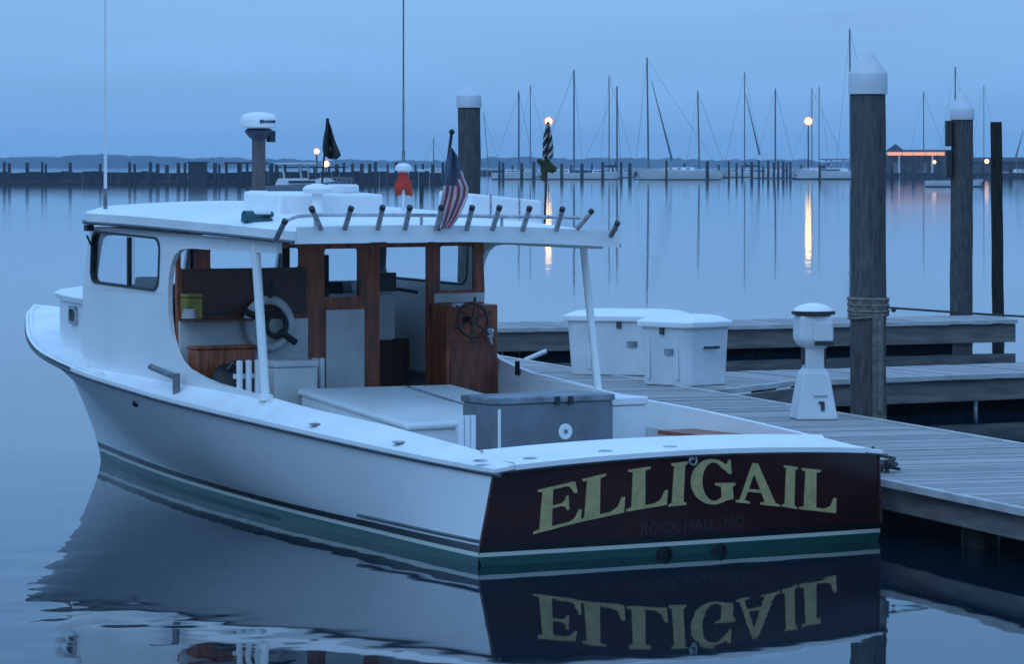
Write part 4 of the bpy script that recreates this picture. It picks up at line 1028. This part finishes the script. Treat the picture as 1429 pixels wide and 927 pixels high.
def sailboat(px0, px1, mast_px, mast_top, D, label, flip=False, boom=True, stay=None, cover='canvas', extra=None, lean=0., hullm='far_hull', faint=.17):
    x0, x1 = XB(px0, D), XB(px1, D); Lg = x1 - x0; cx = (x0 + x1) / 2
    o = empty('sailboat', (cx, D, 0)); tag(o, label, 'sailboat', 'yachts moored across the harbour')
    sg = -1 if flip else 1
    fb = max(1.15, min(1.6, Lg * .12))
    mb = MB(); loft_hull(mb, Lg, Lg * .3, fb, m2=0); 
    for v in mb.v: v.x *= sg
    h = mb.build('hull', M[hullm], o, smooth=True)
    mb = MB(); loft_hull(mb, Lg * 1.002, Lg * .302, .14, draft=.3, sheer=0)
    for v in mb.v: v.x *= sg
    mb.build('boot_stripe', M['canvas'], h)
    mb = MB(); mb.add([(-Lg * .2, -Lg * .09, fb), (Lg * .2, -Lg * .07, fb), (Lg * .2, Lg * .07, fb), (-Lg * .2, Lg * .09, fb), (-Lg * .19, -Lg * .075, fb + .5), (Lg * .12, -Lg * .055, fb + .42), (Lg * .12, Lg * .055, fb + .42), (-Lg * .19, Lg * .075, fb + .5)], [(4, 5, 6, 7), (0, 1, 5, 4), (1, 2, 6, 5), (2, 3, 7, 6), (3, 0, 4, 7)])
    for v in mb.v: v.x *= sg
    c = mb.build('cabin', M['far_white'], o, bevel=.05)
    mb = MB()
    for k in range(3): mb.box((sg * (-.12 + .1 * k) * Lg, -Lg * .083, fb + .26), (.6, .06, .16))
    mb.build('window', M['black'], c)
    zt = at(mast_px, mast_top, D).z; mx = XB(mast_px, D) - cx
    mb = MB(); mb.tube([(mx, 0, fb), (mx + lean, 0, zt)], [faint, faint * .75], 8); mb.box((mx + lean * .55, 0, lerp(fb, zt, .55)), (.08, 1.6, .08)); mast = mb.build('mast', M['mast'], o, smooth=True)
    if boom:
        mb = MB(); bl = Lg * .32; mb.tube([(mx, 0, fb + 1.15), (mx - sg * bl, 0, fb + 1.1)], [.26, .14], 8); mb.tube([(mx, 0, fb + 1.1), (mx - sg * .35, 0, fb + 1.9)], [.2, .1], 6); mb.build('boom', M[cover], o, smooth=True)
    mb = MB(); mb.tube([(mx + lean, 0, zt - .2), (sg * Lg * .48, 0, fb + .1)], .03, 5); mb.tube([(mx + lean, 0, zt - .2), (-sg * Lg * .48, 0, fb + .1)], .022, 5)
    mb.build('rigging', M['mast'], o)
    if stay:
        a_, b_ = at(*stay[0], D), at(*stay[1], D); mb = MB(); mb.tube([a_ - Vector((cx, D, 0)), a_.lerp(b_, .5) - Vector((cx, D, 0)), b_ - Vector((cx, D, 0))], [.05, .12, .2], 8); mb.build('furled_jib', M['mast'], o, smooth=True)
    return o
sailboat(686, 748, 724, 127, 640, 'pale sailboat just right of the capped piling behind the workboat', boom=False)
sailboat(715, 772, 740, 118, 760, 'sailboat behind the striped flag with a faint thin mast', boom=False, faint=.12)
sailboat(748, 815, 801, 97, 635, 'sailboat right of the striped flag with a tall straight mast', flip=True, boom=False)
sailboat(808, 868, 861, 120, 632, 'sailboat with dark covered boom, left of the tallest mast', flip=False)
sailboat(835, 888, 850, 105, 720, 'sailboat behind the one with the dark covered boom', faint=.13, boom=False)
sailboat(884, 1006, 905, 80, 625, 'largest sailboat, long pale hull with the tallest mast of the far row', flip=True, boom=False, stay=((909, 112), (938, 224)), lean=-.25)
sailboat(955, 1015, 976, 127, 690, 'sailboat whose mast rises beside the stern of the largest hull', boom=False, lean=-.3)
sailboat(1008, 1068, 1039, 100, 740, 'sailboat with a faint mast and slanting stay amid the dense posts', faint=.12, stay=((1040, 130), (1060, 216)), boom=True, flip=True)
sailboat(1050, 1112, 1082, 123, 690, 'sailboat between the dense posts and the white motor yacht', boom=False)
sailboat(1120, 1186, 1133, 122, 780, 'sailboat behind the white motor yacht, with the darker of two close masts', boom=False, faint=.12)
sailboat(1100, 1160, 1143, 120, 860, 'faint sailboat farther behind the white motor yacht', boom=False, faint=.12)
sailboat(1165, 1235, 1187, 40, 640, 'sailboat mostly hidden by the near piling, its high mast beside the cone cap', boom=False, lean=-.15)
sailboat(1262, 1330, 1289, 128, 780, 'sailboat with a mast rising behind the lit eave of the pavilion', boom=False, faint=.13)
sailboat(1305, 1365, 1333, 93, 760, 'sailboat with a mast rising behind the capped piling with black plates', boom=False)
sailboat(1350, 1400, 1373, 118, 900, 'sailboat with a very faint mast between the two right-hand pilings', boom=False, faint=.10)
sailboat(1395, 1460, 1418, 222, 700, 'low boat at the frame edge with a slanting spar', boom=False, stay=((1428, 182), (1416, 225)))
sailboat(655, 700, 682, 157, 900, 'sailboat behind the capped piling with a thin leaning mast', boom=False, faint=.10, lean=-1.2)
sailboat(585, 630, 605, 193, 800, 'small distant sailboat left of the red and white striped flag', boom=False, faint=.12)
# posts of the marina
for px in (697, 702, 728, 745, 784, 812, 841, 867, 879, 930, 987, 1017, 1028, 1049, 1059, 1072, 1080, 1086, 1093, 1103, 1144, 1262, 1275, 1296, 1310, 1372, 1410):
    post(px, 600 + rng.uniform(-8, 8), 225 + rng.uniform(-2, 4), 'dark mooring post among the yachts across the harbour', 'mooring posts by the yachts', rng.uniform(.9, 1.6))
for px in (715, 760, 797, 826, 855, 905, 955, 1003, 1036, 1065, 1098, 1118, 1160, 1330, 1390):
    post(px, 665 + rng.uniform(-25, 25), 229 + rng.uniform(-3, 5), 'dark mooring post among the yachts across the harbour', 'mooring posts by the yachts', rng.uniform(.8, 1.2))
post(1245, 480, 233, 'lone low mooring post right of the near piling, before the pavilion', None, 1.1)
wp = post(588, 330, 240, 'dark post with a pale flat top left of the striped national flag', None, .9)
mb = MB(); mb.lathe([(.3, 0), (.3, .16), (.05, .25)], (0, 0, 0), 12); tag(mb.build('post_cap', M['cap'], None, loc=(XB(588, 330), 330, wp.scale.z * 3)), 'pale cap on the dark post left of the national flag', 'cap')
# quay under the right-hand side
def quay(px0, px1, D, ztop, label, m='far_wood'):
    o = empty('quay', (0, D, 0)); tag(o, label, 'quay'); x0, x1 = XB(px0, D), XB(px1, D)
    mb = MB(); mb.box(((x0 + x1) / 2, 1.5, ztop - .12), (x1 - x0, 3, .24)); mb.build('deck', M['far_post'], o)
    mb = MB(); x = x0
    while x < x1: w = rng.uniform(.5, 1.2); mb.box((x + w / 2, .3 + rng.uniform(0, .3), ztop / 2 - .4), (w * .9, .3, ztop + .5)); x += w
    mb.build('fender_boards', M[m], o)
quay(1200, 1500, 690, 1.0, 'low dark quay under the lit pavilion')
quay(655, 1105, 880, 1.2, 'long low quay behind the row of yachts')
# lit pavilion
Dp = 712
x0, x1 = XB(1236, Dp), XB(1335, Dp)
o = empty('pavilion', ((x0 + x1) / 2, Dp, 0)); tag(o, 'low waterside pavilion with a glowing strip of light along its eave', 'pavilion')
w = x1 - x0; ze = at(0, 216, Dp).z
mb = MB(); mb.box((0, 4, ze / 2), (w * .96, 4, ze)); mb.build('wall', M['wall_far'], o)
mb = MB(); mb.add([(-w/2, -.6, ze + .55), (w/2, -.6, ze + .55), (w/2, 8, ze + .55), (-w/2, 8, ze + .55), (-w/2 + 1, 3.5, ze + 1.0), (w/2 - 1, 3.5, ze + 1.0)], [(0, 1, 5, 4), (1, 2, 5), (2, 3, 4, 5), (3, 0, 4), (3, 2, 1, 0)]); rf = mb.build('roof', M['roofing'], o)
mb = MB(); mb.add([(-w/2 + .2, 2, ze + .6), (-w/2 + 4, 2, ze + .6), (-w/2 + 4, 5, ze + .6), (-w/2 + .2, 5, ze + .6), (-w/2 + 2.2, 3.5, ze + 2.1)], [(0, 1, 4), (1, 2, 4), (2, 3, 4), (3, 0, 4)]); mb.build('cupola', M['roofing'], rf)
mb = MB(); xx = -w/2 + .3
while xx < w/2 - .5: l = rng.uniform(1.6, 2.8); mb.box((xx + l/2, -.5, ze + .2), (l - .18, .3, .62)); xx += l
mb.build('eave_light', M['eave_light'], o)
for k in range(7):
    mb = MB(); mb.box((-w/2 + .4 + k * (w - .8) / 6, -.2, ze / 2), (.3, .3, ze)); mb.build('column', M['far_hull' if k % 3 == 1 else 'wall_far'], o)
mb = MB(); mb.box((-w * .33, 1.9, 1.9), (1.4, .1, 2.0)); mb.box((w * .1, 1.9, 1.9), (1.6, .1, 2.0)); mb.build('window', M['far_grey'], o)
o = empty('shed', (XB(1400, Dp), Dp, 0)); tag(o, 'dark low shed on the quay right of the capped piling', 'shed')
mb = MB(); mb.box((0, 4, 1.8), (16, 5, 2.7)); mb.build('wall', M['wall_far'], o)
mb = MB(); mb.add([(-8.3, 1, 3.15), (8.3, 1, 3.15), (8.3, 7, 3.15), (-8.3, 7, 3.15), (-8.3, 4, 3.9), (8.3, 4, 3.9)], [(0, 1, 5, 4), (2, 3, 4, 5), (1, 2, 5), (3, 0, 4), (3, 2, 1, 0)]); mb.build('roof', M['roofing'], o)
def wall_lamp(px, py, D, label, r=.42):
    ob = MB().sphere((0, 0, 0), r, 12, 8).build('wall_lamp', M['porch_light'], None, smooth=True, loc=at(px, py, D)); tag(ob, label, 'lamp')
wall_lamp(1304, 226, Dp - 2, 'small orange lamp under the glowing eave of the pavilion', .34)
wall_lamp(1377, 225, Dp - 2, 'small orange lamp between the capped piling and the thin bare one', .42)
def lamp(px, py, D, label, r=.75, m='lamp', base=0.):
    p = at(px, py, D); o = empty('street_lamp', (p.x, D, 0)); tag(o, label, 'lamp', 'lit lamps across the harbour')
    mb = MB(); mb.tube([(0, 0, base), (0, 0, p.z - r)], [.16, .11], 8); mb.build('pole', M['far_post'], o)
    mb = MB(); mb.lathe([(r * .35, p.z - r * 1.12), (r * .4, p.z - r * .9)], (0, 0, 0), 10); mb.build('collar', M['far_post'], o)
    mb = MB(); mb.sphere((0, 0, p.z), r * 1.25, 20, 14); g_ = mb.build('halo_shell', M['halo_shell'], o, smooth=True)  # added glowing shell, larger than the bulb, stands in for its bloom
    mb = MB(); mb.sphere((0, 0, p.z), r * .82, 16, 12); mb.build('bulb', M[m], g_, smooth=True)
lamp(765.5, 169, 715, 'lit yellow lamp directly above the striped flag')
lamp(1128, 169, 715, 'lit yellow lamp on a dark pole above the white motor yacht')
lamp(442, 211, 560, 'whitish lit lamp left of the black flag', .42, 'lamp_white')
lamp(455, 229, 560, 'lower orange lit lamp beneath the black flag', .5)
# motor yacht
def motor_yacht(px0, px1, D, label, hullm, top, flip=False, ks=1.):
    x0, x1 = XB(px0, D), XB(px1, D); Lg = x1 - x0; cx = (x0 + x1) / 2; sg = -1 if flip else 1
    o = empty('motor_yacht', (cx, D, 0)); tag(o, label, 'motor yacht')
    k = Lg / 10. * ks; f = 1.15 * k
    def fl(mb):
        for v in mb.v: v.x *= sg
        return mb
    mb = MB(); loft_hull(mb, Lg, Lg * .34, f, stern=.9, sheer=.5); h = fl(mb).build('hull', M[hullm], o, smooth=True)
    mb = MB(); loft_hull(mb, Lg * 1.003, Lg * .342, .18 * k, stern=.9, sheer=0); fl(mb).build('boot_stripe', M['canvas'], h)
    mb = MB(); mb.add([(-.33*Lg, -.12*Lg, f), (.36*Lg, -.07*Lg, f*1.1), (.36*Lg, .07*Lg, f*1.1), (-.33*Lg, .12*Lg, f), (-.30*Lg, -.11*Lg, f + .55*k), (.20*Lg, -.07*Lg, f + .62*k), (.20*Lg, .07*Lg, f + .62*k), (-.30*Lg, .11*Lg, f + .55*k)], [(4,5,6,7),(0,1,5,4),(1,2,6,5),(2,3,7,6),(3,0,4,7)]); c = fl(mb).build('cabin', M['far_white'], o, bevel=.05)
    mb = MB(); mb.add([(.03*Lg, -.10*Lg, f + .5*k), (.13*Lg, -.08*Lg, f + .6*k), (-.02*Lg, -.08*Lg, f + 1.25*k), (-.05*Lg, -.09*Lg, f + 1.25*k), (.03*Lg, .10*Lg, f + .5*k), (.13*Lg, .08*Lg, f + .6*k), (-.02*Lg, .08*Lg, f + 1.25*k), (-.05*Lg, .09*Lg, f + 1.25*k)], [(0,1,2,3),(7,6,5,4),(1,5,6,2),(0,3,7,4),(3,2,6,7),(0,4,5,1)]); fl(mb).build('windscreen', M['canvas'], o)
    mb = MB(); mb.box((-.05*Lg, -.122*Lg, f + .27*k), (.28*Lg, .03, .2*k)); fl(mb).build('window', M['black'], c)
    mb = MB()
    for xx in (-.24, -.06, .02): mb.tube([(xx*Lg, -.09*Lg, f + .5*k), ((xx - .02)*Lg, -.09*Lg, f + 1.75*k)], .06*k, 6); mb.tube([(xx*Lg, .09*Lg, f + .5*k), ((xx - .02)*Lg, .09*Lg, f + 1.75*k)], .06*k, 6)
    fl(mb).build('top_supports', M['far_hull'], o)
    mb = MB(); mb.box((-.12*Lg, 0, f + 1.82*k), (.42*Lg, .24*Lg, .14*k)); fl(mb).build('hardtop', M[top], o, bevel=.04)
    mb = MB()
    for i in range(7): xx = (.16 + .05 * i) * Lg; mb.tube([(xx, -.1*Lg*(1 - i*.1), f*1.1), (xx, -.1*Lg*(1-i*.1), f*1.1 + .5*k)], .025, 5)
    mb.tube([(.16*Lg, -.1*Lg, f*1.1 + .5*k), (.46*Lg, -.04*Lg, f*1.1 + .5*k)], .025, 5); fl(mb).build('bow_rail', M['metal'], o)
    return o
motor_yacht(1106, 1200, 640, 'white motor yacht with a dark canvas top, beneath the right lit lamp', 'far_white', 'canvas', flip=True)
motor_yacht(362, 496, 285, 'grey-blue motor boat with pale hardtop, behind the workboat roof and below the black flag', 'far_grey', 'far_white', ks=1.22)
# skiff
q0, q1 = XB(1292, 430), XB(1373, 430)
o = empty('skiff', ((q0 + q1) / 2, 430, 0)); tag(o, 'small pale skiff passing behind the piling with black plates', 'skiff')
mb = MB(); loft_hull(mb, q1 - q0, 1.9, .72, stern=.85, sheer=.2); mb.build('hull', M['far_hull'], o, smooth=True)
mb = MB(); mb.box((-1.2, 0, .7), (.3, 1.6, .08)); mb.box((1, 0, .72), (.3, 1.4, .08)); mb.build('thwart', M['far_white'], o)
mb = MB(); loft_hull(mb, (q1 - q0) * 1.003, 1.92, .12, stern=.85, sheer=0); mb.build('boot_stripe', M['canvas'], o)

# ================================================================== AIR, SKY, LIGHT
hz = bpy.data.materials.new('haze_air'); hz.use_nodes = True; nt = hz.node_tree; nt.nodes.clear()
pv = nt.nodes.new('ShaderNodeVolumePrincipled'); pv.inputs['Color'].default_value = (.55, .80, 1.0, 1); pv.inputs['Density'].default_value = .00020; pv.inputs['Density Attribute'].default_value = ''
om = nt.nodes.new('ShaderNodeOutputMaterial'); nt.links.new(pv.outputs[0], om.inputs['Volume'])
mb = MB(); mb.box((0, 2070, 16), (5300, 4260, 34)); tag(mb.build('haze', hz), kind='stuff')

SUN_EL, SUN_AZ = 38, 205          # broad dusk glow from behind and left of the camera
w = bpy.data.worlds.new('World'); scene.world = w; w.use_nodes = True
nt = w.node_tree; N = nt.nodes; L = nt.links; N.clear()
sky = N.new('ShaderNodeTexSky'); sky.sky_type = 'NISHITA'; sky.sun_disc = False; sky.sun_elevation = R(4); sky.sun_rotation = R(SUN_AZ)
b1 = N.new('ShaderNodeBackground'); b1.inputs['Strength'].default_value = .008; L.new(sky.outputs[0], b1.inputs[0])
tc = N.new('ShaderNodeTexCoord'); sx = N.new('ShaderNodeSeparateXYZ'); L.new(tc.outputs['Generated'], sx.inputs[0])
cr = N.new('ShaderNodeValToRGB'); e = cr.color_ramp.elements
e[0].position = 0; e[0].color = (.190, .420, .775, 1); e[1].position = 1; e[1].color = (.47, .83, 1.52, 1)
x = e.new(.045); x.color = (.232, .480, .87, 1); x = e.new(.13); x.color = (.168, .392, .765, 1); x = e.new(.35); x.color = (.27, .64, 1.30, 1)
cn = N.new('ShaderNodeTexNoise'); cn.inputs['Scale'].default_value = 7; cn.inputs['Detail'].default_value = 5
mp = N.new('ShaderNodeMapping'); mp.inputs['Scale'].default_value = (1, 1, 9); L.new(tc.outputs['Generated'], mp.inputs[0]); L.new(mp.outputs[0], cn.inputs['Vector'])
mr = N.new('ShaderNodeMapRange'); mr.inputs['From Min'].default_value = .3; mr.inputs['From Max'].default_value = .7; mr.inputs['To Min'].default_value = .95; mr.inputs['To Max'].default_value = 1.07; L.new(cn.outputs['Fac'], mr.inputs['Value'])
L.new(sx.outputs['Z'], cr.inputs[0])
b2 = N.new('ShaderNodeBackground'); L.new(cr.outputs[0], b2.inputs[0]); L.new(mr.outputs[0], b2.inputs['Strength'])
ad = N.new('ShaderNodeAddShader'); L.new(b1.outputs[0], ad.inputs[0]); L.new(b2.outputs[0], ad.inputs[1])
wo = N.new('ShaderNodeOutputWorld'); L.new(ad.outputs[0], wo.inputs[0])
sl = bpy.data.lights.new('sun', 'SUN'); sl.energy = .55; sl.angle = R(40); sl.color = (.48, .77, 1)
so = bpy.data.objects.new('sun', sl); COL.objects.link(so)
dv = Vector((math.sin(R(SUN_AZ)) * math.cos(R(SUN_EL)), math.cos(R(SUN_AZ)) * math.cos(R(SUN_EL)), math.sin(R(SUN_EL))))
so.rotation_euler = (-dv).to_track_quat('-Z', 'Y').to_euler()

cam = bpy.data.cameras.new('camera'); co = bpy.data.objects.new('camera', cam); COL.objects.link(co)
co.location = (0, 0, CH); co.rotation_euler = (R(90), 0, 0)
cam.sensor_width = 36; cam.lens = 36 * F / 1429; cam.shift_y = -(463.5 - HY) / 1429
cam.clip_start = .5; cam.clip_end = 9000
scene.camera = co
vs = scene.view_settings; vs.view_transform = 'Standard'; vs.look = 'None'; vs.exposure = 0; vs.gamma = 1
scene.cycles.use_denoising = True; scene.cycles.max_bounces = 10; scene.cycles.transparent_max_bounces = 16; scene.cycles.sample_clamp_indirect = 6; scene.cycles.volume_bounces = 0
scene.render.resolution_x = 1024; scene.render.resolution_y = 665
